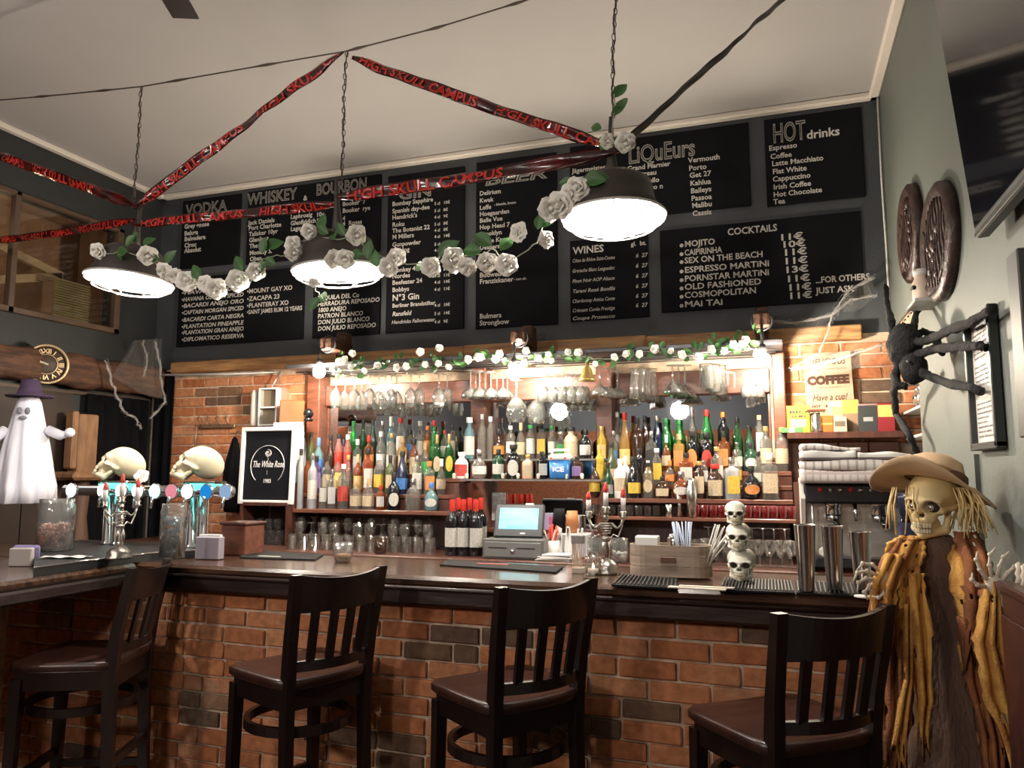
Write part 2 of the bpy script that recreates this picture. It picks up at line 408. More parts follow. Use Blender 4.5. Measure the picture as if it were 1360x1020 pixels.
t = MB(); t.box((-3.70, 2.02, 1.0785), (1.78, 1.70, .042), bv=.014); t.build('worktop', M['bar_top_wood'], leg)
t = MB(); t.box((-2.835, 2.02, 1.03), (.05, 1.66, .055), bv=.01); t.build('apron', M['bar_apron'], leg)
t = MB(); t.box((-3.02, 1.95, .50), (.10, .10, 1.0), bv=.008); t.build('post', M['bar_apron'], leg)
plat = thing('tap_platform', 'raised black bar shelf with a chrome rounded edge under the beer taps', 'bar shelf', (0, 0, 0))
poly = [(-3.75, 3.40), (-3.55, 2.95), (-2.83, 2.35), (-2.83, 2.85), (-2.815, 2.95), (-2.775, 3.03), (-2.72, 3.09), (-2.71, 3.40)]
MB().prism(poly, 1.1005, 1.136).build('shelf', M['black_paint'], plat)
MB().tube([(x, y, 1.137) for x, y in poly[2:]], .005, 6).build('chrome_edge', M['chrome'], plat)

# back counter and back bar ------------------------------------------------
bc = thing('work_counter', 'dark wood rear work counter along the back bar', 'counter', (0, 0, 0))
t = MB(); t.box((-1.95, 4.50, 1.0), (5.15, .70, .05), bv=.008); t.build('worktop', M['back_wood_dark'], bc)
t = MB(); t.box((-1.95, 4.56, .487), (5.10, .56, .973)); t.build('cabinet_body', M['back_wood_dark'], bc)
for i in range(8):
    t = MB(); t.box((-4.2+i*.64, 4.272, .5), (.61, .02, .86), bv=.006); d = t.build('door', M['back_wood_dark'], bc)
    t = MB(); t.box((-4.2+i*.64+.24, 4.255, .75), (.015, .02, .12), bv=.004); t.build('handle', M['steel'], d)

bb = thing('bottle_cabinet', 'reddish brown wooden back bar with mirrors, uprights and stepped bottle shelves', 'shelving unit', (0, 0, 0))
PX_ = [-3.13, -1.86, -1.01, .03]                       # uprights
for i, x in enumerate(PX_):
    t = MB(); t.box((x, 4.80, 1.62), (.105 if i < 3 else .07, .14, 1.19), bv=.006); t.build('upright', M['back_wood'], bb)
for a, b in zip(PX_, PX_[1:]):
    t = MB(); t.box(((a+b)/2, 4.84, 2.065), (b-a-.10, .05, .15), bv=.006); t.build('header', M['back_wood'], bb)
    t = MB(); t.box(((a+b)/2, 4.868, 1.62), (b-a-.10, .012, .76)); t.build('mirror', M['mirror'], bb)
    for xx in (a+.058, b-.058): MB().box((xx, 4.858, 1.62), (.012, .02, .76)).build('mirror_beading', M['back_wood'], bb)
t = MB(); t.box((-1.55, 4.65, 2.235), (3.22, .42, .028), bv=.004); t.build('canopy_shelf', M['dark_steel'], bb)
for yy in (4.47, 4.56, 4.65, 4.74): MB().tube([(-3.1, yy, 2.195), (.02, yy, 2.195)], .004, 5).build('glass_rail', M['dark_steel'], bb)
TL = [(4.53, 1.27), (4.62, 1.37), (4.71, 1.475), (4.79, 1.58)]
TR = [(4.53, 1.365), (4.62, 1.44), (4.71, 1.52), (4.79, 1.60)]
TMd = [(4.53, 1.475), (4.68, 1.60)]
def tiers(a, b, T, flat):
    for k, (y, z) in enumerate(T):
        t = MB(); t.box(((a+b)/2, y+.0, z-.0125), (b-a, .095, .025), bv=.003); t.build('bottle_shelf', M['back_wood'], bb)
        if k:
            t = MB(); t.box(((a+b)/2, y-.043, (z+T[k-1][1])/2-.02), (b-a, .008, z-T[k-1][1]-.02)); t.build('riser', M['back_wood_dark'], bb)
tiers(-3.10, -1.93, TL, 0); tiers(-.95, .08, TR, 0)
for y, z in ((4.53, 1.468), (4.68, 1.593)): MB().box((-1.43, y, z), (.90, .10, .012)).build('glass_shelf', thin('shelf_glass', (.55, .52, .5), .3, .1, .3), bb)
# side cheeks and lower boards
for x in (-3.12, -1.90, -.96, .10):
    t = MB(); t.box((x, 4.66, 1.235 if x < -1.5 else 1.25), (.03, .36, .42)); t.build('side_cheek', M['back_wood_dark'], bb)
t = MB(); t.box((-.43, 4.55, 1.252), (1.04, .17, .02), bv=.003); t.build('lower_shelf', M['back_wood'], bb)
for c, d in (((-2.5, 4.83, 1.15), (1.2, .02, .25)), ((-.43, 4.83, 1.14), (1.04, .02, .25)), ((-.43, 4.64, 1.31), (1.04, .01, .10))): MB().box(c, d).build('back_panel', M['back_wood_dark'], bb)
t = MB(); t.box((-1.43, 4.845, 1.25), (.88, .012, .44)); t.build('mirror', M['mirror'], bb)
t = MB(); t.box((-1.43, 4.80, 1.14), (.88, .10, .02)); t.build('lower_shelf', M['back_wood'], bb)
t = MB(); t.box((-3.30, 4.60, 1.30), (.36, .30, .022)); t.box((-3.49, 4.60, 1.16), (.022, .3, .26)); t.box((-3.12, 4.60, 1.16), (.022, .3, .26)); t.box((-3.3, 4.76, 1.16), (.36, .01, .26)); t.build('side_shelf', M['back_wood_dark'], bb)

# bricks of the back wall: behind the sign on the left, behind the coffee poster on the right
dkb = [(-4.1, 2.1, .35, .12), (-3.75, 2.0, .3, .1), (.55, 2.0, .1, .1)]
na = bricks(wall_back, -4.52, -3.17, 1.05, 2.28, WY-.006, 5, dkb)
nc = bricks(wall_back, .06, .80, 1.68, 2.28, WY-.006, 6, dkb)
print('bricks', nb, na, nc)

# ------------------------------------------------------------------ menu boards with chalk lettering
PEND = []
YB = 4.88
def board(name, label, x0, x1, z0, z1, lines, group=None, thick=.02):
    o = thing('menu_board', label, 'chalkboard', ((x0+x1)/2, YB, z0))
    MB().box((0, .01, (z1-z0)/2), (x1-x0, .018, z1-z0), bv=.003).build('board', M['board_black'], o)
    mb = MB()
    for L in lines:
        body, u, v, px = L[:4]; k = L[4] if len(L) > 4 else {}
        p = PY(u, v, YB); d = (p-_C)@_fw; cap = px/F*d; size = cap/.73
        bx, bz = p[0]-(x0+x1)/2, p[2]-cap/2-z0; ml = k.get('w'); tilt = k.get('tilt', 0)
        if ml: ml = PY(u+ml, v, YB)[0]-p[0]
        def xf(x, y, z, bx=bx, bz=bz, ti=tilt): return (bx+x, -.0012-abs(z)*.3, bz+y+x*ti)
        text(mb, body, size, xf, outline=k.get('ol', 0), offset=k.get('off', size*.022), shear=k.get('sh', 0), space=k.get('sp', 1), maxw=ml)
    PEND.append((mb, 'chalk_lettering', M['chalk'], o))
    return o
def col(u, du, vs, names, px=6.2, **k): return [(n, u+du*i, v, px, k) for i, (n, v) in enumerate(zip(names, vs))]
OL = dict(ol=.0028)
board('vodka', 'black chalkboard of vodkas, upper of the two at the far left', -4.52, -3.95, 3.15, 3.72,
      [('VODKA', 247, 279, 15, dict(ol=.003, w=55))]+col(245, 0, [301, 310, 317.5, 326, 333], ['Grey goose', 'Beluga', 'Belvedere', 'Ciroc', 'Absolut'], off=.002))
board('whiskey', 'black chalkboard headed whiskey and bourbon', -3.88, -2.70, 3.13, 3.72,
      [('WHISKEY', 329, 265, 16, dict(ol=.003, w=66)), ('&', 403, 263, 7, {}), ('BOURBON', 420, 252, 16, dict(ol=.003, w=66))]
      + col(330, .3, [296, 303, 311, 319, 327, 336, 344], ['Jack Daniels', 'Port Charlotte', 'Talisker 10yr', 'Glenlivet', 'The Balvenie', 'Monkey S.', 'Oban'])
      + col(386, 0, [288, 296.5, 304], ['Laphroaig', 'Glenfiddich', 'Lagavulin'])+col(420, 0, [285, 293], ['10y.', '15y.'])+col(455, 0, [271, 280, 290, 297], ['Booker  7', 'Booker  rye', '4', '4  Roses']))
board('rum', 'black chalkboard of rums behind the rose garland', -4.52, -3.335, 2.51, 3.07,
      [('CUBANO', 298, 376, 8, dict(w=36))]
      + col(241, 0, [389, 398, 406.5, 415.5, 425, 434, 442, 451], ['•HAVANA CLUB 7', '•HAVANA OSCURA SPICED', '•BACARDI ANEJO ORO', '•CAPTAIN MORGAN SPICED', '•BACARDI CARTA NEGRA', '•PLANTATION PINEAPPLE', '•PLANTATION GRAN ANEJO', '•DIPLOMATICO RESERVA'], px=5.6, w=82, sh=.15)
      + [('•MOUNT GAY XO', 328, 387, 6.2, dict(w=60)), ('•ZACAPA 23', 328, 397, 6.2, dict(w=43)), ('•PLANTERAY XO', 328, 406, 6.2, dict(w=55)), ('•SAINT JAMES RUM 12 YEARS', 328, 414.5, 5.8, dict(w=73))])
board('tequila', 'black chalkboard of tequilas below the middle hanging lamp', -3.255, -2.69, 2.51, 3.06,
      col(422, 0, [396, 404, 412, 420, 428, 436.5], ['TEQUILA DEL Co', 'HERRADURA REPOSADO', '1800 ANEJO', 'PATRON BLANCO', 'DON JULIO BLANCO', 'DON JULIO REPOSADO'], px=6, sh=.1))
g = ['Bombay Sapphire', 'Spanish day-dee', "Hendrick's", 'Roku', 'The Botanist 22', 'M Millers', 'Gunpowder', 'Bulldog']
gv = [271, 280.5, 289, 298.5, 306.6, 315, 325, 333]
g2 = ['Monkey 47', 'Nordes', 'Beefeater 24', 'Bobbys']; gv2 = [359, 367, 375.5, 385]
prices = [('%s cl   %d€' % (random.choice('45'), random.randint(8, 15)), 577, v-.5, 4.2, {}) for v in gv+gv2+[406, 417, 428, 343, 350]]
board('gin', 'tall black chalkboard of gins with a price column', -2.64, -2.03, 2.51, 3.69,
      [('GIN', 530, 259, 13, dict(ol=.003, w=42))]+col(521, 0, gv, g)+col(521, 0, gv2, g2)+[('N°3 Gin', 521, 395.5, 8.5, {}), ('Berliner Brandstifter', 521, 406, 5.5, {}), ('Ransfeld', 521, 417, 6, dict(sh=.2)), ('Hendricks Fallonwater', 520, 428, 5, dict(sh=.2))]+prices)
board('beer', 'tall black chalkboard of beers and ciders between the gins and the lit lamp', -1.94, -1.35, 2.50, 3.70,
      [('BEER', 643, 240, 14, dict(ol=.0032, w=83, sh=.15))]
      + col(637, 0, [257, 266.5, 276, 284.5, 293, 302, 311, 320.5, 329], ['Delirium', 'Kwak', 'Leffe', 'Hoegaarden', 'Belle Vue', 'Hop Head 7', 'Brooklyn', 'Triple Karmeliet', 'Desperados'])
      + [(' - blonde, brune', 655, 272, 3.6, {}), ('  - non alc', 680, 371, 3.6, {})]+col(637, 0, [348, 357, 365.5, 374], ['Duvel', 'Corona', 'Budweiser', 'Franziskaner'], px=6.8)+col(637, 0, [420, 429], ['Bulmers', 'Strongbow'], px=6.8))
wn = ["Côtes du Rhône Saint-Cosme", 'Grenache Blanc Languedoc', 'Pinot Noir AOP Alsace', 'Tarani Rosé Bonfils', 'Chardonnay Antica Corte', 'Crémant Cuvée Prestige', 'Coupe Prosecco']
board('wine', 'small black chalkboard of wines under the lit right lamp', -1.26, -.74, 2.51, 3.06,
      [('WINES', 761, 333, 10, {}), ('gl.  bt.', 838, 324, 6, {})]+[(n, 760, v, 5, dict(w=56, sh=.25, off=.0005)) for n, v in zip(wn, [346.5, 360, 373.5, 387, 400, 412.5, 423])]
      + [('6  27', 844, v-7, 5.5, dict(sh=.2)) for v in [346.5, 360, 373.5, 387, 400, 412.5]])
board('liqueur', 'wide black chalkboard of liqueurs behind the lit right lamp', -1.255, -.09, 3.175, 3.72,
      [('LiQuEurs', 834, 206, 24, dict(ol=.0042, w=88)), ('Jägermeister', 760, 227, 6.5, {}), ('Fernet', 760, 237, 6.5, {})]
      + col(833, .5, [224, 233, 243, 252], ['Grand Marnier', 'Cointreau', 'Limoncello', 'Frangelico n'], px=6.8)
      + col(914, .8, [213, 223.5, 233, 243.5, 253.5, 263.5, 273, 283.5], ['Vermouth', 'Porto', 'Get 27', 'Kahlua', 'Baileys', 'Passoa', 'Malibu', 'Cassis'], px=7.2))
board('hot', 'black chalkboard of hot drinks beside the corner, topmost at the right end', .005, .565, 3.155, 3.72,
      [('HOT', 1026, 177, 27, dict(ol=.0042, w=43)), ('drinks', 1071, 179, 12, {})]
      + [(n, u, v, 7.2, {}) for n, u, v in zip(['Espresso', 'Coffee', 'Latte Macchiato', 'Flat White', 'Cappuccino', 'Irish Coffee', 'Hot Chocolate', 'Tea'], [1021, 1023, 1025, 1026, 1026, 1027, 1027, 1027], [197, 208, 217.5, 228, 238, 248.5, 258.5, 268])])
cn = ['MOJITO', 'CAIPIRINHA', 'SEX ON THE BEACH', 'ESPRESSO MARTiNi', 'PORNSTAR MARTiNi', 'OLD FASHiONED', 'COSMOPOLiTAN', 'MAi TAi']
cv = [324, 335.5, 346, 358.5, 370, 381, 392, 404]; cw = [40, 50, 104, 112, 112, 102, 95, 50]
board('cocktail', 'wide black chalkboard of cocktails with euro prices', -.66, .53, 2.53, 3.07,
      [('COCKTAiLS', 966, 308, 9.5, dict(w=66))]+[(n, 909, v, 8.2, dict(w=w_)) for n, v, w_ in zip(cn, cv, cw)]
      + [('•', 902, v+2, 13, {}) for v in cv]+[('%d€' % p, u, v, 9, dict(w=29)) for p, u, v in zip([11, 10, 11, 11, 13, 11, 11, 11], [1034, 1037, 1039, 1040, 1041, 1043, 1045, 1046], [315.5, 325, 335.5, 347, 358.5, 370.5, 382, 393])]
      + [('...FOR OTHERS', 1083, 372, 8.5, dict(w=72)), ('JUST ASK', 1084, 386, 8.5, dict(w=52))])

# ------------------------------------------------------------------ left wall
mat('window_wood', (.085, .05, .032), r=.5, var=.3, scale=4); mat('slat_olive', (.33, .27, .13), r=.6); mat('reflection_pale', (.42, .30, .18), r=.7, var=.2)
mat('room_brown', (.26, .15, .09), r=.9, var=.3, scale=2)
st = MB()
for y0, y1, z0, z1 in ((WY0, WY1, WZ0, WZ0+.04), (WY0, WY1, WZ1-.03, WZ1), (WY1-.05, WY1, WZ0, WZ1), (WY0, WY0+.05, WZ0, WZ1), (3.60, 3.64, WZ0, WZ1), (3.25, 3.27, WZ0, WZ1)):
    st.box((LX+.005, (y0+y1)/2, (z0+z1)/2), (.05, y1-y0, z1-z0), bv=.004)
win = struct('window_1', st, M['window_wood'])
mb = MB(); mb.box((LX-.01, (WY0+WY1)/2, (WZ0+WZ1)/2), (.006, WY1-WY0-.06, WZ1-WZ0-.06)); mb.build('pane', M['pane'], win)
mb = MB(); mb.box((LX-.62, (WY0+WY1)/2, 2.97), (.04, 2.7, 1.1)); mb.box((LX-.38, WY1+.17, 2.97), (.45, .03, 1.1)); mb.box((LX-.38, (WY0+WY1)/2, 2.5), (.45, 2.7, .04)); mb.box((LX-.38, (WY0+WY1)/2, 3.5), (.45, 2.7, .04)); mb.build('window_recess', M['room_brown'], win)
def bar2(mb, a, b, w_, h_):
    a, b = Vector(a), Vector(b); d = b-a; R = d.to_track_quat('X', 'Z').to_matrix(); mb.box((a+b)/2, (d.length, w_, h_), R=R, bv=.004)
mb = MB(); bar2(mb, (LX-.3, 2.6, 3.30), (LX-.3, 4.25, 2.98), .04, .06); mb.build('reflection_bar', M['reflection_pale'], win)  # two pale diagonal bars stand in for a reflection in the pane
mb = MB(); bar2(mb, (LX-.3, 4.25, 2.98), (LX-.3, 3.3, 2.70), .04, .06); mb.build('reflection_bar', M['reflection_pale'], win)
sl = MB(); sl.box((0, 0, 0), (.02, .30, .004), R=Matrix.Rotation(.7, 3, 'Y')); sl = sl.build('slat', M['slat_olive'], mesh_only=True)
for i in range(17): link('slat', sl, win, (LX-.12, 4.20, 2.60+i*.019))
sl2 = MB(); sl2.box((0, 0, 0), (.03, .8, .005), R=Matrix.Rotation(.7, 3, 'Y')); sl2 = sl2.build('slat', mat('slat_brown', (.12, .07, .04), r=.6), mesh_only=True)
for i in range(14): link('slat', sl2, win, (LX-.14, 2.75, 2.65+i*.048))
light('window_recess_fill', 'POINT', (LX-.35, 3.6, 3.2), 4.5, (1, .75, .45), .08)  # added unseen light that brightens the recess behind the pane

mb = MB()
WPN = thing('wall_panelling', 'dark wooden boards lining the left wall below the timber beam', 'panelling', (0, 0, 0))
def logf(u, v):
    y = 1.4+(4.88-1.4)*u; a = v*2*PI; ca, sa = math.cos(a), math.sin(a); q = 1/((abs(ca)**5+abs(sa)**5)**.2)
    n = .008*math.sin(17*y+2*ca)+.006*math.sin(43*y+5*sa)+.005*math.sin(9*y+3*a)
    return (LX+.07+(.075+n)*ca*q, y, 2.225+(.112+n)*sa*q)
mb.grid(logf, 60, 24)
mb.box((LX+.07, 4.88, 2.22), (.12, .01, .2)); mb.box((LX+.07, 1.41, 2.22), (.12, .01, .2))
mb2 = MB()
for k in range(9): MB().box((LX+.012, 1.25+k*.34, 1.04), (.024, .333, 2.07), bv=.004).build('panel_board', mat('wainscot_dark', (.030, .017, .012), r=.55, var=.3, scale=4), WPN)
tag(mb.build('timber_beam', M['rough_log']), 'rough hewn dark timber beam along the wall below the window', 'beam')
mb = MB(); mb.box((LX+.015, 3.1, 2.08), (.03, 3.5, .02)); struct('trim_6', mb, M['window_wood'])

ck = thing('wall_clock', 'round skeleton wall clock with a pale brass ring and roman numerals', 'clock', (LX+.155, 3.80, 2.232), rz=math.radians(62))
gold = mat('brass_pale', (.62, .47, .28), r=.4, m=.7)
RC = Matrix.Rotation(PI/2, 3, 'X')
mb = MB(); mb.lathe([(.128, 0), (.136, .012), (.128, .02), (.118, .012), (.118, 0)], seg=40, R=RC, cap=False); mb.lathe([(.066, 0), (.070, .006), (.064, .006)], seg=30, R=RC, cap=False); mb.build('rim', gold, ck)
mb = MB(); mb.lathe([(.0, -.004), (.12, -.004), (.12, .001), (0, .001)], seg=32, R=RC); mb.build('dial', mat('dial_dark', (.05, .03, .02), r=.6), ck)
mbn = MB()
for i, nme in enumerate(['XII', 'I', 'II', 'III', 'IV', 'V', 'VI', 'VII', 'VIII', 'IX', 'X', 'XI']):
    a = -i*PI/6
    def xf(x, y, z, a=a): yy = y+.074; return (x*math.cos(a)-yy*math.sin(a), -.006-abs(z), x*math.sin(a)+yy*math.cos(a))
    text(mbn, nme, .042, xf, offset=.0016, align='CENTER')
PEND.append((mbn, 'numerals', gold, ck))
for nm, ang, ln, wd in (('hour_hand', -72, .06, .010), ('minute_hand', -75, .10, .008)):
    a = math.radians(ang); mb = MB(); mb.box((0, 0, ln/2-.01), (wd, .003, ln), R=None, bv=.001); mb.v = [(x*math.cos(a)-z*math.sin(a)*-1, y-.012, -x*math.sin(a)+z*math.cos(a)) for x, y, z in mb.v]; mb.build(nm, mat('hand_cream', (.8, .72, .55), r=.5), ck)

# curtains of black cloth
def curtain(name, label, p0, p1, z0, z1, nf, amp):
    p0, p1 = Vector(p0), Vector(p1); d = (p1-p0); nn = Vector((d.y, -d.x, 0)).normalized()
    mb = MB()
    def fn(u, v):
        p = p0+d*u+nn*(amp*math.sin(u*nf*2*PI+.6*math.sin(u*9))*(1-.5*v)); return (p.x, p.y, z0+(z1-z0)*v)
    mb.grid(fn, nf*8, 4); o = mb.build(name, mat('black_cloth', (.004, .004, .005), r=.9, spec=.1)); tag(o, label, 'curtain')
    m = o.modifiers.new('thickness', 'SOLIDIFY'); m.thickness = .006
curtain('black_curtain', 'black curtain hanging on the side wall below the timber beam', (LX+.06, 4.22, 0), (LX+.06, 4.80, 0), .05, 2.08, 5, .025)
curtain('black_curtain', 'narrow black curtain in the back corner beside the brick wall', (-4.69, 4.86, 0), (-4.50, 4.86, 0), .05, 2.31, 2, .015)
po = thing('carved_post', 'pale brown carved wooden post standing against the left wall', 'post', tuple(PX(110, 600, LX+.12)*np.array([1, 1, 0])))
zp = lambda v: PX(110, v, LX+.12)[2]
mb = MB(); mb.box((0, 0, zp(590)/1), (.10, .16, .42), bv=.01); mb.box((.0, -.10, zp(585)), (.08, .05, .40), bv=.01); mb.build('post_shaft', mat('tan_wood', (.24, .125, .06), r=.6, var=.25, scale=6, stretch=(4, 4, 1)), po)
mb = MB(); mb.lathe([(.05, .9), (.07, 1.05), (.05, 1.2), (.06, 1.35), (.05, zp(625)), (.04, zp(620))], seg=12); mb.lathe([(.07, 0), (.05, .9)], seg=12); mb.build('turned_leg', mat('dark_turned_wood', (.10, .05, .03), r=.6), po)
mb = MB(); mb.box((.02, -.02, zp(632)), (.22, .30, .06), bv=.02); mb.build('ledge', M['tan_wood'], po)

# ghost
gh = thing('ghost_decoration', 'white cloth ghost decoration with a purple hat below the clock', 'decoration', tuple(PX(30, 664, -4.28)), rz=math.radians(40))
cloth = mat('ghost_cloth', (.72, .72, .80), r=.9, var=.06, scale=5)
mb = MB()
def gfold(a, z): return .9+.13*math.sin(9*a+z*5)*max(0, 1-z/.8)+.07*math.sin(16*a+z*3)*max(0, 1-z/.7)
mb.lathe([(.20, -.02), (.195, .1), (.175, .25), (.15, .40), (.125, .52), (.105, .62), (.085, .70), (.05, .76), (0.0, .78)], seg=54, fn=gfold)
mb.build('cloth_body', cloth, gh); gh.scale = (.84,)*3
mb = MB(); mb.tube([(.13, -.02, .50), (.22, -.06, .46), (.27, -.10, .47)], [.035, .035, .02], 10); mb.ball((.285, -.11, .48), .035, 10, 6); mb.build('sleeve', cloth, gh)
mb = MB(); mb.tube([(-.13, -.02, .50), (-.20, -.08, .40)], [.035, .03], 10); mb.ball((-.21, -.09, .39), .033, 10, 6); mb.build('sleeve', cloth, gh)
pur = mat('purple_felt', (.045, .025, .06), r=.85)
mb = MB(); mb.lathe([(.0, .74), (.15, .735), (.155, .745), (.085, .755), (.07, .80), (.06, .86), (.0, .87)], seg=24); mb.build('hat', pur, gh)
eye = mat('eye_grey', (.16, .17, .2), r=.6)
for sx_ in (-.038, .012):
    mb = MB(); mb.ball((sx_, -.103, .63), .018, 8, 6, sc=(1, .4, 1.5)); mb.build('eye', eye, gh)
mb = MB(); mb.ball((-.012, -.112, .58), .018, 8, 6, sc=(1.5, .4, .8)); mb.build('mouth', eye, gh)
mb = MB(); mb.tube([(0, 0, .86), (0, 0, .97)], .002, 5); mb.build('hanging_thread', M['black_paint'], gh)

# cobwebs
web = thin('web_fibre', (1, 1, 1), .15, .6, .30, (.55, .54, .50)); gauze = thin('web_gauze', (1, 1, 1), .02, .8, .06, (.55, .54, .5))
def cobweb(label, strands, sheets, seed):
    r = random.Random(seed); mb = MB()
    for pts, rad in strands:
        P = [Vector(p) for p in pts]; Q = []
        for a, b in zip(P, P[1:]):
            for k in range(6): Q.append(a.lerp(b, k/6)+Vector((r.uniform(-.006, .006),)*3))
        Q.append(P[-1]); mb.tube(Q, [rad*(r.uniform(.5, 1.3)) for _ in Q], 6)
        for _ in range(3):
            mb.tube([q+Vector((r.uniform(-.02, .02), r.uniform(-.01, .01), r.uniform(-.02, .02))) for q in Q], .0012, 3)
    o = mb.build('cobweb_strands', web); 
    o.name = 'cobweb'; tag(o, label, 'cobweb', kind=None)
    sb = MB()
    for quad in sheets:
        A, B, C_, D = [Vector(p) for p in quad]
        for k in range(16):
            s0 = r.random(); s1 = s0+r.uniform(-.12, .12); s1 = min(1, max(0, s1)); a = A.lerp(B, s0); b = D.lerp(C_, s1); m_ = (a+b)/2+Vector((0, 0, -.02*r.random()))
            sb.tube([a, m_, b], .0012, 3)
        def fn(u, v): return (A.lerp(B, u)).lerp(D.lerp(C_, u), v)+Vector((0, .01*math.sin(u*9+v*5), -.03*math.sin(u*PI)*v))
        sb.grid(fn, 8, 6)
    if sheets: sb.build('gauze', gauze, o)
W_ = lambda u, v, y=4.72: tuple(PY(u, v, y))
L_ = lambda u, v: tuple(PX(u, v, LX+.22))
cobweb('grey cobweb hanging in the corner under the window end', [([L_(140, 478), L_(150, 510), L_(162, 545), L_(180, 556), L_(187, 570)], .008), ([L_(205, 452), L_(212, 480), L_(218, 535), L_(200, 556)], .010), ([L_(190, 452), L_(196, 480), L_(190, 500)], .007)],
       [(L_(178, 452), L_(215, 450), L_(216, 530), L_(150, 500))], 3)
cobweb('grey cobweb stretched from the right wall lamp across the coffee poster', [([W_(1020, 425), W_(1060, 429), W_(1105, 418), W_(1130, 398), W_(1165, 392)], .008), ([W_(1105, 418), W_(1100, 440), W_(1088, 470), W_(1050, 490)], .005), ([W_(1050, 492, 4.6), W_(1110, 478, 4.6), W_(1172, 458, 4.5)], .009), ([W_(1105, 418), W_(1128, 385), W_(1162, 368)], .009)],
       [(W_(1070, 478, 4.62), W_(1172, 456, 4.5), W_(1176, 470, 4.5), W_(1080, 500, 4.62)), (W_(1118, 395), W_(1155, 365), W_(1165, 392), W_(1120, 415)), (W_(1000, 425), W_(1100, 425), W_(1080, 470), W_(1040, 445))], 4)

# ------------------------------------------------------------------ right wall
tvx = .60; A_ = PX(1300, 317, tvx)
tv = thing('wall_television', 'large dark glossy flat television tilted down from the right wall', 'television', tuple(A_), rot=(0, -math.radians(5), 0))
mb = MB(); mb.box((.012, -.74, .44), (.04, 1.48, .88), bv=.006); mb.build('casing', M['black_paint'], tv)
mb = MB(); mb.box((-.009, -.74, .45), (.003, 1.45, .84)); mb.build('screen', mat('screen_glass', (.006, .006, .009), r=.06, coat=.4), tv)
mb = MB(); mb.box((-.010, -.74, .008), (.005, 1.46, .012)); mb.build('bottom_bezel', M['steel'], tv)
mb = MB(); mb.box((.05, -.74, .42), (.05, .4, .4), bv=.01); mb.build('wall_bracket', M['dark_steel'], tv)

carv = mat('carved_wood', (.022, .010, .009), r=.5, col2=(.060, .026, .020), scale=30, bump=.9, coat=.05)
for lb, y, z, ry in (('carved dark wooden oval plaque, the farther of two on the right wall', 4.0, 2.65, .25), ('carved dark wooden oval plaque, the nearer of two on the right wall', 3.38, 2.43, .29)):
    o = thing('carved_plaque', lb, 'wall plaque', (RX-.012, y, z), rot=(0, 0, 0))
    hz = .235; RP = Matrix.Rotation(-PI/2, 3, 'Y')
    mb = MB(); mb.lathe([(.0, .022), (.80, .022), (.90, .035), (1.0, .02), (1.0, -.012), (0, -.012)], seg=40, R=None, sx=1, sy=1)
    mb.v = [(-zz, yy*ry, xx*hz) for xx, yy, zz in mb.v]; mb.build('plate', carv, o)
    mb = MB(); r = random.Random(int(y*10))
    for k in range(9):
        yy = (k-4)*ry*.17; zt = hz*.74*math.sqrt(max(.05, 1-((k-4)*.2)**2))
        mb.tube([(-.024, yy+.012*math.sin(q*1.3+k), -zt+2*zt*q/9) for q in range(10)], [.0045+.002*math.sin(q*2+k) for q in range(10)], 7)
    for k in range(9): mb.ball((-.024, r.uniform(-.5, .5)*ry, r.uniform(-.6, .6)*hz), r.uniform(.012, .024), 8, 6, sc=(.6, 1, 1))
    mb.build('relief', carv, o)

fr = thing('framed_list', 'black framed printed list of text on the right wall', 'picture', (RX-.002, 2.865, 1.59))
mb = MB()
for c, d in (((0, 0, .012), (.03, .33, .024)), ((0, 0, .438), (.03, .33, .024)), ((0, -.154, .225), (.03, .022, .44)), ((0, .154, .225), (.03, .022, .44))): mb.box((-.015+c[0], c[1], c[2]), d, bv=.003)
mb.build('frame', mat('frame_dark', (.03, .035, .033), r=.4), fr)
mb = MB(); mb.box((-.006, 0, .225), (.006, .29, .41)); mb.build('paper', mat('paper', (.62, .60, .57), r=.6), fr)
mbt = MB(); r = random.Random(5)
wd = ['Cocktail list', 'served with ice', 'all prices in euro', 'please ask at the bar', 'fresh lime and mint', 'gin tonic', 'long drinks']
for k in range(24):
    zz = .40-k*.0155
    if k in (7, 15): continue
    text(mbt, ''.join(r.choice(wd)+'  ' for _ in range(2)), .011, lambda x, y, z, zz=zz: (-.0105-abs(z), .12-x, zz+y), offset=.0003, maxw=r.uniform(.12, .24))
PEND.append((mbt, 'printed_text', mat('ink', (.03, .03, .035), r=.7), fr))
mb = MB(); mb.box((RX-.02, 2.36, 1.86), (.05, .10, .5), bv=.004); tag(mb.build('wall_panel', mat('panel_dark', (.05, .052, .05), r=.5)), 'narrow dark panel on the right wall beyond the framed list', 'panel')

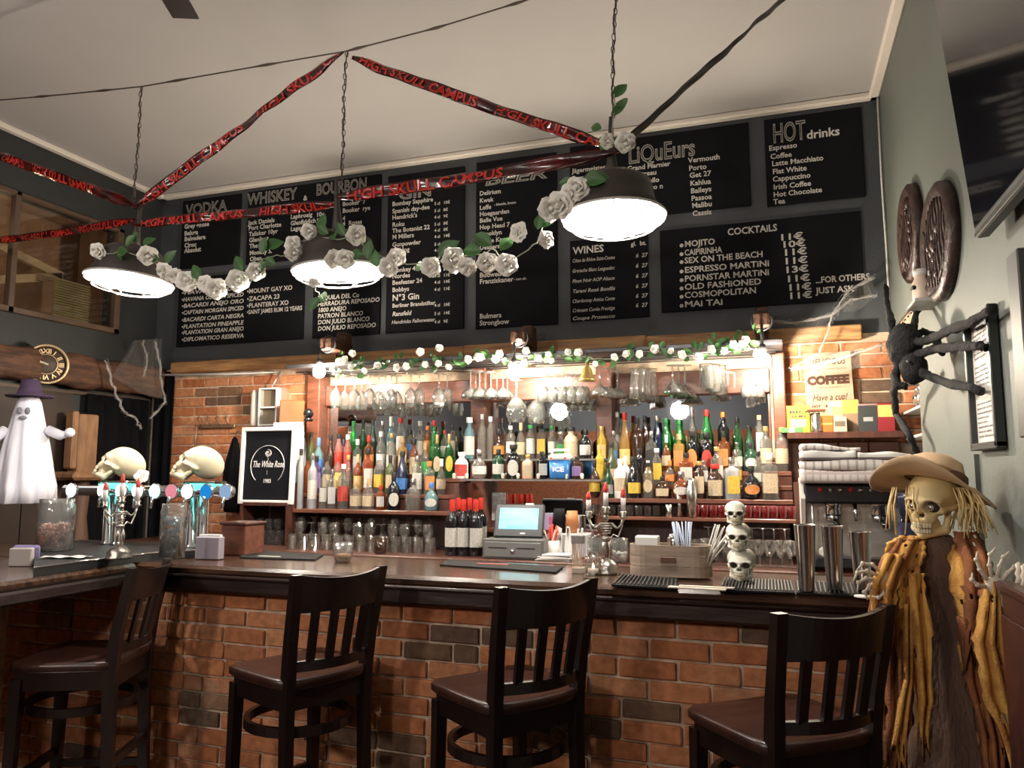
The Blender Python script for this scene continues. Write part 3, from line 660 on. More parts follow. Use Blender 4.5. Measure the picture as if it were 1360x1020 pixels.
# niche with shelves and little bottles
RN = RX+.12
ns = thing('niche_shelves', 'small white shelves inside the wall niche behind the spider', 'shelf', (0, 0, 0))
for z in (2.26, 2.0, 1.84, 1.70, 1.58): MB().box((RN-.0, 4.47, z), (.22, .60, .014), bv=.002).build('shelf', mat('shelf_white', (.42, .42, .40), r=.5), ns)
faces = mat('jar_cream', (.62, .50, .40), r=.4); jor = mat('jar_orange', (.5, .22, .10), r=.4); 
nk = 0
for z, its in ((2.267, [(4.25, 0), (4.34, 1), (4.43, 0), (4.52, 1), (4.62, 0)]), (2.007, [(4.24, 2), (4.32, 2)]), (1.847, [(4.24, 2), (4.33, 2)])):
    for y, k in its:
        o = thing('niche_jar', ['cream', 'orange', 'clear'][k]+' little skull-print jar, '+ORD[nk]+' along the niche shelves from the top', 'jar', (RN-.09+.0*nk, y, z), group='little jars in the niche'); nk += 1
        mb = MB(); mb.lathe([(.026, 0), (.03, .01), (.03, .055), (.02, .07), (.02, .075)], seg=12); mb.build('body', [faces, jor, M['glass']][k], o)
        mb = MB(); mb.lathe([(.022, .075), (.022, .095), (0, .095)], seg=12); mb.build('lid', M['white_plastic'] if k < 2 else M['steel'], o)
        for s_ in (-.01, .01):
            mb = MB(); mb.ball((-.028, s_, .045), .006, 6, 4); mb.build('eye_spot', M['black_paint'], o)
mb = MB(); mb.lathe([(.035, 0), (.04, .02), (.04, .08), (.03, .10), (.03, .115)], seg=14)
o = thing('skull_jar', 'larger cream skull-print jar on the ledge above the spider', 'jar', tuple(PX(1226, 401, RX-.05)))
mb.build('body', faces, o); MB().lathe([(.033, .115), (.033, .14), (0, .14)], seg=14).build('lid', M['white_plastic'], o)
for s_ in (-.014, .014): MB().ball((-.036, s_-.01, .06), .010, 8, 5).build('eye_spot', M['black_paint'], o)
lp = PX(1226, 402, RX-.05); mb = MB(); mb.box((RX-.05, lp[1], lp[2]-.007), (.10, .22, .014), bv=.002); tag(mb.build('wall_shelf', M['shelf_white']), 'short white ledge carrying the larger skull jar', 'shelf')

# spider
fur = mat('black_fur', (.012, .011, .012), r=.95, bump=1., scale=90)
sx0 = .52; sb = PX(1203, 468, sx0)
sp = thing('spider_decoration', 'big furry black spider decoration clinging to the right wall', 'decoration', tuple(sb))
def fuzz(mb, seed, amt):
    r = random.Random(seed); mb.v = [(x+r.uniform(-amt, amt), y+r.uniform(-amt, amt), z+r.uniform(-amt, amt)) for x, y, z in mb.v]; return mb
fuzz(MB().ball((0, .02, .03), .085, 26, 18, sc=(.8, 1, 1.1)), 1, .005).build('abdomen', fur, sp)
fuzz(MB().ball((.02, -.03, -.07), .065, 22, 14, sc=(.8, 1, 1)), 2, .004).build('head', fur, sp)
for s_ in (0, 1): MB().ball((-.01, -.095+s_*.035, -.05), .007, 8, 6).build('eye', M['chrome'], sp)
LEG = [[(1215, 455, .55), (1232, 452, .58), (1258, 440, .60), (1290, 428, .61), (1318, 410, .62)], [(1216, 472, .55), (1240, 464, .59), (1275, 460, .61), (1300, 459, .615), (1310, 462, .63)],
       [(1214, 488, .54), (1234, 500, .58), (1262, 510, .60), (1292, 515, .615), (1305, 521, .635)], [(1192, 492, .52), (1187, 520, .54), (1190, 550, .56), (1208, 578, .58), (1219, 603, .62)],
       [(1205, 455, .54), (1213, 436, .58), (1217, 415, .61), (1221, 400, .62)], [(1190, 455, .52), (1184, 430, .50), (1178, 405, .52), (1176, 380, .55)],
       [(1195, 480, .50), (1188, 500, .47), (1192, 512, .47), (1204, 513, .5)], [(1210, 448, .55), (1226, 440, .60), (1240, 446, .63), (1252, 470, .64)]]
for i, pts in enumerate(LEG):
    P = [Vector(PX(u, v, x))-Vector(sb) for u, v, x in pts]; Q = []
    for a, b in zip(P, P[1:]):
        for k in range(7): Q.append(a.lerp(b, k/7))
    Q.append(P[-1]); rr = random.Random(i)
    fuzz(MB().tube(Q, [.017*(1-.25*k/len(Q))*rr.uniform(.85, 1.25) for k in range(len(Q))], 9), i+9, .0022).build('leg', fur, sp)

# coffee poster, shelf and boxes on the right brick wall
cp = thing('coffee_poster', 'cream poster with brown lettering about coffee on the bright brick wall', 'sign', (.315, 4.845, 1.77), rot=(0, math.radians(-1.5), 0))
MB().box((0, 0, .225), (.262, .012, .45), bv=.002).build('panel', mat('poster_cream', (.36, .27, .18), r=.7, var=.08), cp)
mbt = MB(); ink = mat('ink_brown', (.06, .02, .01), r=.7)
for body, z, s, wdt, kw in (('DELICIOUS', .375, .055, .20, {'off': .002, 'sh': .15}), ('freshly roasted beans', .345, .018, .20, {}), ('COFFEE', .262, .066, .232, {'off': .005}), ('— since always —', .237, .014, .2, {}), ('Have a cup!', .165, .055, .19, {'sh': .3, 'off': .0005}), ('HOT    &    STRONG', .125, .02, .2, {'off': .001}), ('= = = = = = = =', .09, .02, .2, {}), ('every day', .045, .03, .12, {'sh': .2})):
    text(mbt, body, s, lambda x, y, z_, z=z, wdt=wdt: (x-wdt/2, -.0075-abs(z_), z+y), offset=kw.get('off', 0), shear=kw.get('sh', 0), maxw=wdt)
PEND.append((mbt, 'lettering', ink, cp))
sh = MB(); sh.box((.365, 4.745, 1.722), (.60, .19, .036), bv=.003); tag(sh.build('tea_shelf', M['back_wood_dark']), 'dark wooden shelf of tea boxes below the coffee poster', 'shelf')
wp = thing('wood_panelling', 'reddish brown wood panelling behind the espresso machine', 'panel')
for x0, x1 in ((.05, .20), (.205, .34), (.345, .50), (.505, .66)): MB().box(((x0+x1)/2, 4.845, 1.38), (x1-x0, .05, .62), bv=.004).build('panel_board', M['back_wood'], wp)
def carton(label, u, v0, wpx, hpx, y, c, dep=.09, band=None, lid=None, words_=None):
    p = PY(u, v0, y); d = (p-_C)@_fw; k = d/F; z = 1.7405 if v0 < 900 else p[2]
    w_, h_ = wpx*k/.95, hpx*k
    o = thing('tea_box', label, 'box', (p[0], y+dep/2, z), group=None)
    MB().box((0, 0, h_/2), (w_, dep, h_), bv=.002).build('carton', mat('c_'+label[:18], tuple(q*.62 for q in c), r=.5), o)
    if band: MB().box((0, -dep/2-.0008, h_*band[1]), (w_*band[2], .0016, h_*band[3])).build('printed_label', mat('cb_'+label[:18], band[0], r=.5), o)
    if lid: MB().box((0, 0, h_-.004), (w_+.004, dep+.004, .012), bv=.002).build('lid', mat('cl_'+label[:18], lid, r=.5), o)
    if words_:
        mbt = MB()
        for i, wds in enumerate(words_): text(mbt, wds, .02, lambda x, y_, z_, i=i: (x-w_*.4, -dep/2-.0022-abs(z_), h_*.72-i*.025+y_), offset=.0006, maxw=w_*.78)
        PEND.append((mbt, 'printed_text', M['ink'], o))
    return o
carton('big bright yellow box at the left end of the tea shelf', 1061, 572, 27, 36, 4.69, (.72, .62, .05), band=((.5, .5, .2), .35, .7, .3), words_=['BIO', 'TEA MIX'])
o = carton('flat green and white box lying under the big yellow box', 1052, 577, 26, 7, 4.685, (.12, .30, .10), dep=.11, band=((.6, .65, .5), .5, .25, .8)); o.location.z = 1.7405
bpy.data.objects[o.name]['label'] = 'flat green and white box lying under the big yellow box'
carton('small orange box on the tea shelf', 1099, 577, 16, 22, 4.68, (.85, .20, .03), band=((.95, .35, .1), .5, .8, .1))
carton('cream box with dark print beside the orange box', 1116, 577, 17, 20, 4.68, (.62, .60, .48), band=((.15, .12, .08), .55, .7, .35))
carton('tall cream box standing behind the orange box', 1112, 575, 18, 42, 4.76, (.70, .66, .45), dep=.06, band=((.35, .4, .15), .7, .6, .25))
carton('yellow-topped kraft box in the middle of the tea shelf', 1131, 576, 19, 44, 4.745, (.45, .30, .18), dep=.06, band=((.75, .66, .08), .78, 1.0, .40))
carton('charcoal grey tea box beside the red box', 1154, 575, 22, 37, 4.70, (.06, .065, .065), band=((.35, .36, .34), .45, .5, .15), lid=(.3, .2, .18))
carton('red box with a golden top at the right end of the tea shelf', 1178, 575, 20, 38, 4.70, (.42, .03, .04), band=((.80, .50, .14), .72, .9, .42))
o = thing('silver_tin', 'small shiny steel and brown tin beside the orange box', 'tin', tuple(PY(1085, 577, 4.69)*np.array([1, 1, 0])+np.array([0, 0, 1.7405])))
MB().lathe([(.03, 0), (.032, .01), (.03, .09), (.022, .10), (.022, .11), (0, .11)], seg=16).build('body', M['steel'], o); MB().box((0, 0, .125), (.10, .05, .012), bv=.003).build('lid', M['back_wood'], o)
bpy.data.objects[o.name]

# ------------------------------------------------------------------ pendant lamps, chains, ceiling cable, fan
lampdark = mat('lamp_grey', (.060, .050, .045), r=.5, m=.3, coat=.1); lampin = mat('lamp_white', (.88, .88, .86), r=.35); wire = mat('cage_wire', (.62, .60, .57), r=.35, m=.2)
chainm = mat('chain_dark', (.10, .08, .065), r=.45, m=.7)
bulbm = emat('bulb_glow', (1, .92, .82), E_PEND/(PI*4*PI*.034**2)); bulbw = emat('bulb_glow_wall', (1, .86, .68), E_WALL/(PI*4*PI*.04**2))
def chain_mb(mb, p0, p1, wob=.0, seed=1, L=.034):
    p0, p1 = Vector(p0), Vector(p1); d = p1-p0; n = int(d.length/(L*.78)); r = random.Random(seed)
    for i in range(n):
        c = p0.lerp(p1, (i+.5)/n)+Vector((wob*math.sin(i*.33+seed), 0, 0)); R = Matrix.Rotation((PI/2 if i % 2 else 0)+.6, 3, 'Z')
        mb.tube([c+R@Vector((.0065*math.cos(a)*1.1, 0, L/2*math.sin(a))) for a in [k*2*PI/8 for k in range(8)]], .0020, 4, closed=True)
cableZ = {}
cpts = [(-60, 139), (0, 133), (90, 125), (188, 115), (320, 92), (460, 68), (580, 37), (700, 0), (818, -48)]
CY = 2.9
PEN = [('left', (172, 373), (188, 115), (-.05, .06), 4), ('middle', (450, 360), (460, 68), (.05, -.03), 6), ('right', (815, 289), (818, -48), (-.02, -.02), 8)]
for nm, (u, v), (cu, cv_), tilt, sd in PEN:
    p = PY(u, v, CY); top = PY(cu, cv_, CY)
    o = thing('pendant_lamp', {'left': 'dark grey caged pendant lamp hanging at the far left', 'middle': 'dark grey caged pendant lamp in the middle with white roses on it', 'right': 'dark grey caged pendant lamp on the right, largest and brightest'}[nm], 'pendant lamp', tuple(p), group='caged pendant lamps over the bar', rot=(tilt[0], tilt[1], 0))
    MB().lathe([(.197, 0), (.199, .004), (.165, .055), (.158, .10), (.150, .135), (.115, .160), (.04, .168), (.04, .175), (0, .175)], seg=40, cap=False).build('shade', lampdark, o)
    MB().lathe([(.197, .002), (.160, .055), (.153, .10), (.145, .130), (.10, .153), (0, .158)], seg=40, cap=False).build('reflector', lampin, o)
    mb = MB(); mb.lathe([(.205, -.004), (.208, .002), (.203, .008), (.198, .002), (.205, -.004)], seg=40, cap=False); 
    for rr, zz in ((.200, -.012), (.165, -.040), (.075, -.062)): mb.tube([(rr*math.cos(a), rr*math.sin(a), zz) for a in [k*2*PI/32 for k in range(32)]], .0032, 5, closed=True)
    for k in range(8):
        a = k*PI/4+.2; mb.tube([(q*math.cos(a), q*math.sin(a), zz) for q, zz in ((.203, 0), (.198, -.02), (.165, -.041), (.12, -.054), (.075, -.062))], .0028, 5)
    mb.build('cage', wire, o)
    MB().ball((0, 0, .030), .034, 12, 8).build('bulb', bulbm, o)
    MB().lathe([(.022, .06), (.022, .155)], seg=12).build('socket', M['white_plastic'], o)
    mb = MB(); mb.lathe([(.02, .17), (.024, .20), (.012, .30), (.010, .38), (.006, .42)], seg=12); mb.build('stem', lampdark, o)
    cb = MB(); rel = Vector(top)-Vector(p); chain_mb(cb, (0, 0, .41), rel, .004, sd)
    cb.tube([Vector((0, 0, .41)).lerp(rel, k/14)+Vector((.006*math.sin(k*1.9), .004*math.cos(k*1.9), 0)) for k in range(15)], .0028, 5)
    if tilt: # the chain hangs plumb although the shade tilts
        Ri = Euler((tilt[0], tilt[1], 0)).to_matrix().transposed(); cb.v = [tuple(Ri@Vector(q)) for q in cb.v]
    cb.build('chain', chainm, o)
cc = [Vector(PY(u, v, CY)) for u, v in cpts]; cc.append(Vector((RX, 2.9, CZ-.05))); cc.insert(0, Vector((LX, 2.9, cc[0].z-.02)))
mb = MB(); Q = []
for a, b in zip(cc, cc[1:]):
    for k in range(8): Q.append(a.lerp(b, k/8))
Q.append(cc[-1]); mb.tube(Q, [.0035+(.004 if i % 7 == 0 else 0) for i in range(len(Q))], 6)
tag(mb.build('ceiling_cable', chainm), 'thin dark cable strung below the ceiling, carrying the hanging lamps', 'cable')
# fan
T_ = Vector(PZ(247, 24, 3.52)); B_ = Vector(PZ(233, 0, 3.52)); dd = (B_-T_); dd.z = 0; dd.normalize(); hub = T_+dd*.70
fan = thing('ceiling_fan', 'dark ceiling fan with one blade tip showing at the top edge', 'ceiling fan', (hub.x, hub.y, 3.52))
MB().lathe([(.09, -.04), (.11, 0), (.09, .05), (.03, .06), (.02, .24), (.06, .265)], seg=20).build('motor', M['dark_steel'], fan)
a0 = math.atan2(-dd.y, -dd.x)
for k in range(4):
    a = a0+k*PI/2; mb = MB(); mb.box((.40, 0, 0), (.60, .115, .010), bv=.003, R=None); R = Matrix.Rotation(a, 3, 'Z')
    mb.v = [tuple(R@Vector(q)) for q in mb.v]; mb.build('blade', mat('blade_dark', (.03, .022, .02), r=.5), fan)

# ------------------------------------------------------------------ red printed tape
tapem = mat('tape_black', (.030, .004, .005), r=.22, col2=(.10, .008, .008), scale=9, coat=.3, bump=.25, ramp=(.45, .6)); tapered = mat('tape_red', (.62, .035, .022), r=.3, coat=.2)
def tape(label, p0, p1, width, sag=0, twist=(0, 0), seed=0, letters=True, m=None, nrm=(0, -1, 0), pinch=True, size=.78):
    p0, p1 = Vector(p0), Vector(p1); L = (p1-p0).length; r = random.Random(seed); ph = r.random()*6
    def fr_(s):
        q = s/L; c = p0.lerp(p1, q)-Vector((0, 0, 4*sag*q*(1-q)))
        t = (p1-p0).normalized(); n = Vector(nrm); b = n.cross(t); b.normalize()
        if b.z < 0: b = -b
        n2 = t.cross(b).normalized()
        if n2.y > 0: n2 = -n2
        a = twist[0]+(twist[1]-twist[0])*q+.18*math.sin(q*7+ph)
        b2 = b*math.cos(a)+n2*math.sin(a); n3 = n2*math.cos(a)-b*math.sin(a)
        wd_ = width*(.35+.65*min(1, min(q, 1-q)*L/.12)) if pinch else width
        return c, b2, n3, wd_, t
    o_ = p0
    def pos(s, tt, off=0):
        c, b2, n3, wd_, t = fr_(max(0, min(L, s))); return c+b2*(tt*wd_)+n3*(off+.006*math.sin(tt*5+s*11+ph)+.004*math.sin(s*31+ph))-o_
    n = max(12, int(L/.025)); mb = MB(); mb.grid(lambda u, v: pos(u*L, v-.5), n, 4)
    o = thing('barrier_tape', label, 'tape', tuple(o_)); e = mb.build('tape_strip', m or tapem, o); md = e.modifiers.new('thickness', 'SOLIDIFY'); md.thickness = .0008; md.offset = 0
    if letters:
        ms = MB(); s = .05; fs = width*size/.73; unit = fs*.70*17
        while s+unit < L+.3:
            def xf(x, y, z, s=s):
                q = s+x if s+x < L-.02 else L-.02
                return pos(q, (y/(fs*.73)-.5)*size, .0040)
            text(ms, 'HIGH SKULL CAMPUS', fs, xf, offset=fs*.028, maxw=unit); s += unit+.09
        PEND.append((ms, 'red_lettering', tapered, o))
    return o
q = lambda u, v, y=2.88: PY(u, v, y)
tape('red lettered tape rising from the left lamp to the ceiling cable', q(178, 276), q(456, 68), .052, 0, (.5, -.3), 1)
tape('red lettered tape running from the ceiling cable down to the right lamp', q(467, 76), q(806, 193), .050, .01, (-.5, .4), 2)
tape('red lettered tape from the left lamp chain to the middle lamp chain', q(176, 298), q(448, 271), .048, .0, (0, .2), 3)
tape('red lettered tape from the middle lamp chain to the right lamp chain', q(447, 262), q(824, 199), .058, .012, (.15, 0), 4)
tape('red lettered tape crossing high in front of the window', PX(-40, 192, LX+.03), q(178, 272), .055, .0, (0, .3), 5)
tape('dark red tape sagging lower in front of the window', PX(-40, 321, LX+.03), q(178, 291), .042, .02, (.2, .9), 6)
tape('plain twisted brown tape rising from the right lamp to the ceiling', q(822, 196), PZ(1052, -12, 3.785), .028, 0, (.8, 1.35), 7, letters=False, m=mat('tape_brown', (.045, .03, .025), r=.3, coat=.2))

# ------------------------------------------------------------------ rose garlands
petal = mat('petal_cream', (.97, .93, .85), r=.6, var=.06, scale=20); leafm = mat('leaf_green', (.06, .17, .045), r=.45, var=.4, scale=20); vinem = mat('vine_pale', (.30, .33, .24), r=.6)
def rose_mesh(seed):
    r = random.Random(seed); mb = MB()
    for ring, (n, rad, h, tilt, wd_) in enumerate(((3, .008, .024, .05, .016), (4, .015, .024, .35, .022), (5, .024, .020, .75, .026), (5, .032, .014, 1.15, .028))):
        for k in range(n):
            a = 2*PI*k/n+ring*.7+r.uniform(-.2, .2)
            def fn(u, v):
                w_ = (u-.5)*2; h_ = v; out = rad*(.35+.65*h_)+.010*math.sin(tilt)*h_*h_+r.uniform(-.0012, .0012)
                side = w_*wd_*math.sin(PI*(.18+.72*h_))*.9; z = h*h_*math.cos(tilt*.7)-.006*w_*w_-.004*tilt*h_*h_*2
                return Vector((out*math.cos(a)-side*math.sin(a), out*math.sin(a)+side*math.cos(a), z))
            mb.grid(fn, 4, 3)
    mb.ball((0, 0, .008), .010, 8, 5, sc=(1, 1, 1.4)); return mb.build('rose', petal, mesh_only=True)
def leaf_mesh():
    mb = MB()
    def fn(u, v): t = v; w_ = .019*math.sin(PI*min(1, t*1.02))**.8*(1-.25*t); x = (u-.5)*2*w_; return (x, .055*t, -.35*abs(x)*-1-.010*t*t)
    mb.grid(fn, 4, 6); return mb.build('leaf', leafm, mesh_only=True)
RM = [rose_mesh(1), rose_mesh(2)]; LM = leaf_mesh()
def garland(name, label, vine, roses, leaves, ydepth, group=None, s=1., seed=0, y2=None):
    r = random.Random(seed); f = lambda u, v: Vector(PY(u, v, ydepth))
    o0 = f(*vine[0]); o = thing(name, label, 'garland', tuple(o0), group=group)
    P = [f(*p)+Vector((0, r.uniform(-.015, .015), 0))-o0 for p in vine]; Q = []
    for i in range(len(P)-1):
        a, b = P[i], P[i+1]
        for k in range(4): Q.append(a.lerp(b, k/4)+Vector((r.uniform(-.004, .004), r.uniform(-.006, .006), r.uniform(-.005, .005))))
    Q.append(P[-1]); MB().tube(Q, .0026, 5).build('vine', vinem, o)
    cam_dir = lambda p: (Vector(_C)-p).normalized()
    for (u, v, *k) in roses:
        p = f(u, v); sc = s*(k[0] if k else 1)*r.uniform(.9, 1.15); d = cam_dir(p)+Vector((r.uniform(-.8, .8), 0, r.uniform(-.6, .35)))
        qd = d.normalized().to_track_quat('Z', 'Y'); e = link('rose', RM[r.randrange(2)], o, p-o0+Vector((0, -.02, 0)), qd.to_euler(), (sc,)*3)
    for (u, v, *k) in leaves:
        p = f(u, v); sc = s*(k[0] if k else 1)*r.uniform(1.0, 1.5); e = Euler((r.uniform(-.9, .5)+PI/2*0, r.uniform(-.7, .7), r.uniform(-2.6, 2.6)))
        Rm = Matrix.Rotation(PI/2+r.uniform(-.5, .3), 3, 'X'); Rz = Matrix.Rotation(r.uniform(-2.4, 2.4), 3, 'Y'); 
        link('leaf', LM, o, p-o0+Vector((0, -.01, 0)), (Rz@Rm).to_euler(), (sc,)*3)
    return o
garland('rose_garland', 'white rose garland draped between the left and middle lamps', [(134, 338), (165, 333), (200, 345), (225, 368), (255, 378), (290, 388), (315, 378), (335, 362), (352, 345), (370, 341), (390, 336)],
        [(134, 335), (201, 341), (223, 362), (238, 369), (252, 374), (276, 378), (291, 385, 1.1), (320, 374), (344, 362), (362, 0) if False else (393, 326, .8), (394, 337, .8)],
        [(166, 331), (172, 334), (185, 322), (192, 326), (182, 314), (214, 345), (222, 350), (262, 368), (270, 372), (312, 366), (318, 362), (325, 360), (350, 338), (356, 348), (364, 352), (352, 330), (368, 352)], 2.74, s=1.1, seed=1)
garland('rose_garland', 'white rose garland draped between the middle and right lamps', [(393, 320), (420, 316), (450, 318), (475, 318), (490, 332), (520, 348), (560, 350), (590, 347), (610, 340), (640, 338), (655, 330), (672, 350), (690, 340), (715, 322), (722, 295), (738, 268), (755, 255), (775, 240), (800, 232)],
        [(414, 309, .9), (448, 346), (462, 346), (477, 314, .9), (519, 356), (530, 344, .9), (575, 356), (606, 347, 1.1), (622, 356), (650, 351), (675, 353, 1.1), (690, 310), (728, 320, .8), (733, 280, 1.1), (745, 274, 1.1), (758, 260), (768, 252)],
        [(428, 309), (438, 312), (446, 320), (460, 314), (470, 322), (484, 338), (490, 345), (503, 356), (512, 352), (583, 341, 1.2), (565, 358, 1.2), (641, 334, 1.2), (655, 327, 1.2), (665, 334, 1.2), (710, 296), (715, 306), (775, 240, 1.2), (785, 236, 1.2), (797, 238, 1.1), (765, 243)], 2.74, s=1.1, seed=2)
garland('rose_garland', 'small rose sprig climbing the right lamp chain', [(818, 128), (815, 150), (812, 175), (820, 195), (830, 200)], [(832, 192, .9), (808, 190, .7)], [(816, 132, 1.1), (830, 145, 1.2), (818, 155), (808, 180), (800, 172), (812, 188)], 2.80, s=1., seed=3)
garland('rose_garland', 'loose rose sprig hanging under the middle lamp', [(418, 378), (424, 390), (432, 402)], [(420, 377, .5)], [(427, 396, 1.2), (432, 404, 1.2)], 2.72, seed=4)
r = random.Random(11); vine = []; ros = []; lea = []
for i in range(0, 30):
    u = 446+i*19.3; v = 489-(u-446)*.045+4*math.sin(i*1.1); vine.append((u, v)); ros.append((u+r.uniform(-5, 5), v+r.uniform(-5, 7), r.uniform(.8, 1.1)))
    for _ in range(3): lea.append((u+r.uniform(-9, 9), v+r.uniform(-9, 9), 1.3))
for u, v in ((585, 463), (560, 468), (700, 466), (690, 455), (665, 470), (640, 475), (730, 472), (460, 478), (470, 470), (990, 452), (975, 458)): ros.append((u, v))
for u, v in ((575, 468), (650, 470), (705, 470), (740, 470), (950, 450), (960, 455), (970, 448), (985, 445), (1000, 438), (455, 472), (480, 478)): lea += [(u, v), (u+5, v+4)]
garland('rose_garland', 'long white rose garland along the beam and glass rack of the back bar', vine, ros, lea, 4.42, s=.62, seed=5)

# rustic wall lamps above the back bar
for nm, u, v, hb in (('left', 424, 494, 463), ('middle', 683, 495, 455), ('right', 1013, 478, 432)):
    p = PY(u, v, 4.36); o = thing('wall_lamp', {'left': 'rustic wooden wall lamp with a bare bulb at the left end of the rack', 'middle': 'rustic wooden wall lamp with a bare bulb over the middle bay', 'right': 'rustic wooden wall lamp with a bare bulb near the coffee poster'}[nm], 'wall lamp', tuple(p), group='rustic wall lamps on the back bar')
    dz = PY(u, hb, 4.60)[2]-p[2]
    MB().box((.0, .20, dz), (.085, .30, .085), bv=.012).build('wooden_arm', M['rough_log'], o)
    MB().box((.0, .30, dz-.02), (.075, .10, .26), bv=.01).build('wooden_backplate', M['rough_log'], o)
    mb = MB(); mb.tube([(.055*math.cos(a), .10, dz+.055*math.sin(a)) for a in [k*2*PI/16 for k in range(16)]], .007, 6, closed=True); mb.tube([(0, .06, dz-.03), (0, .0, dz-.045), (0, 0, .07)], .008, 6); mb.build('iron_fitting', M['dark_steel'], o)
    MB().lathe([(.018, .04), (.018, .085), (.01, .09)], seg=12).build('socket', M['dark_steel'], o)
    MB().ball((0, 0, 0), .040, 12, 8).build('bulb', bulbw, o)

# ------------------------------------------------------------------ bar stools
stoolw = mat('espresso_wood', (.012, .006, .005), r=.33, var=.3, scale=5, coat=.25, stretch=(4, 4, 1)); seatw = mat('seat_wood', (.040, .014, .009), r=.36, var=.35, scale=4, coat=.2, stretch=(1, 6, 1))
def ribbon(mb, fn, n, w_, h_):
    """a bent bar: fn(t) centre, thickness w_ along y, height h_ along z"""
    vs = []; fs = []
    for i in range(n+1):
        c = Vector(fn(i/n)); t = (Vector(fn(min(1, i/n+.01)))-Vector(fn(max(0, i/n-.01)))).normalized(); nn = Vector((-t.y, t.x, 0)).normalized()
        for a, b in ((-1, -1), (1, -1), (1, 1), (-1, 1)): vs.append(c+nn*(a*w_/2)+Vector((0, 0, b*h_/2)))
    for i in range(n):
        for k in range(4): fs.append((i*4+k, i*4+(k+1) % 4, (i+1)*4+(k+1) % 4, (i+1)*4+k))
    fs.append((3, 2, 1, 0)); fs.append((n*4, n*4+1, n*4+2, n*4+3)); mb.add(vs, fs); return mb
def make_stool(label, x, y, deg, k_=1.):
    o = thing('bar_stool', label, 'bar stool', (x*k_, y*k_, 0), rz=math.radians(deg)-PI/2, group='dark wooden bar stools')
    B = lambda t: -.045*math.sin(PI*t)
    # back posts: raked above the seat
    for s_ in (-1, 1):
        pts = [(.180*s_, -.205, 0), (.178*s_, -.190, .3), (.176*s_, -.180, .62), (.177*s_, -.183, .74), (.183*s_, -.200, .88), (.193*s_, -.232, 1.03), (.197*s_, -.250, 1.13)]
        mb = MB(); vs = []; fs = []
        for i, p in enumerate(pts):
            w_ = .019; d_ = (.019, .020, .023, .024, .021, .018, .016)[i]
            vs += [(p[0]+a*w_, p[1]+b*d_, p[2]) for a, b in ((-1, -1), (1, -1), (1, 1), (-1, 1))]
        for i in range(len(pts)-1):
            for k in range(4): fs.append((i*4+k, i*4+(k+1) % 4, (i+1)*4+(k+1) % 4, (i+1)*4+k))
        e = (len(pts)-1)*4; fs += [(3, 2, 1, 0), (e, e+1, e+2, e+3)]; mb.add(vs, fs); mb.build('leg', stoolw, o)
        mb = MB(); vs = []
        for z, q in ((0, .017), (.70, .022)): vs += [(s_*(.190-.01*z)+a*q, .188-.02*z+b*q, z) for a, b in ((-1, -1), (1, -1), (1, 1), (-1, 1))]
        mb.add(vs, [(3, 2, 1, 0), (4, 5, 6, 7)]+[(k, (k+1) % 4, 4+(k+1) % 4, 4+k) for k in range(4)]); mb.build('leg', stoolw, o)
    # seat: rounded, dished
    mb = MB(); n = 44; rings = [(0, 0), (.5, 0), (.85, .004), (.97, .006), (1.0, .0), (1.0, -.022), (.96, -.030)]
    def outline(a):
        ca, sa = math.cos(a), math.sin(a); q = 1/((abs(ca)**6.5+abs(sa)**6.5)**(1/6.5)); X_, Y_ = .222*ca*q, .212*sa*q; return X_*(1+.04*(Y_/.21)), Y_+.004
    vs = []
    for rr, dz in rings:
        for k in range(n):
            X_, Y_ = outline(2*PI*k/n); vs.append((X_*rr, Y_*rr, .752+dz+.006*(abs(X_*rr)/.22)**2-.004*(1 if rr < .6 else 0)))
    fs = [(j*n+k, j*n+(k+1) % n, (j+1)*n+(k+1) % n, (j+1)*n+k) for j in range(len(rings)-1) for k in range(n)]; fs = [tuple(reversed(f)) for f in fs]+[tuple(range((len(rings)-1)*n, len(rings)*n))]
    mb.add(vs, fs, True); mb.build('seat', seatw, o)
    mb = MB()
    ribbon(mb, lambda t: (-.18+.36*t, .182-.0*t, .690), 4, .02, .075); ribbon(mb, lambda t: (-.18+.36*t, -.182, .690), 4, .02, .075)
    for s_ in (-1, 1): ribbon(mb, lambda t, s_=s_: (s_*.184, -.18+.36*t, .690), 4, .02, .075)
    mb.build('seat_frame', stoolw, o)
    # curved ring stretcher and low foot rails
    mb = MB(); ribbon(mb, lambda t: (.208*math.cos(2*PI*t), .205*math.sin(2*PI*t)+.0, .570), 32, .020, .034); mb.build('ring_stretcher', stoolw, o)
    for z, yy in ((.30, .186), (.36, -.190)): mb = MB(); ribbon(mb, lambda t: (-.18+.36*t, yy, z), 2, .022, .035); mb.build('foot_rail', stoolw, o)
    for s_ in (-1, 1): mb = MB(); ribbon(mb, lambda t, s_=s_: (s_*.184, -.18+.36*t, .25), 2, .022, .03); mb.build('foot_rail', stoolw, o)
    # back: broad bowed top rail, lower rail, four slats
    mb = MB(); vs = []; n = 14
    for i in range(n+1):
        t = i/n; x_ = -.192+.384*t; yb = B(t); up = .018*abs(2*t-1)**2
        for yy, zz in ((-.250+.009, 1.112+up), (-.250-.011, 1.112+up), (-.226-.011, .995), (-.226+.009, .995)): vs.append((x_, yy+yb, zz))
    fs = [(i*4+k, i*4+(k+1) % 4, (i+1)*4+(k+1) % 4, (i+1)*4+k) for i in range(n) for k in range(4)]+[(3, 2, 1, 0), (n*4, n*4+1, n*4+2, n*4+3)]; mb.add(vs, fs); mb.build('top_rail', stoolw, o)
    mb = MB(); ribbon(mb, lambda t: (-.18+.36*t, -.190+B(t), .805), 12, .020, .036); mb.build('back_rail', stoolw, o)
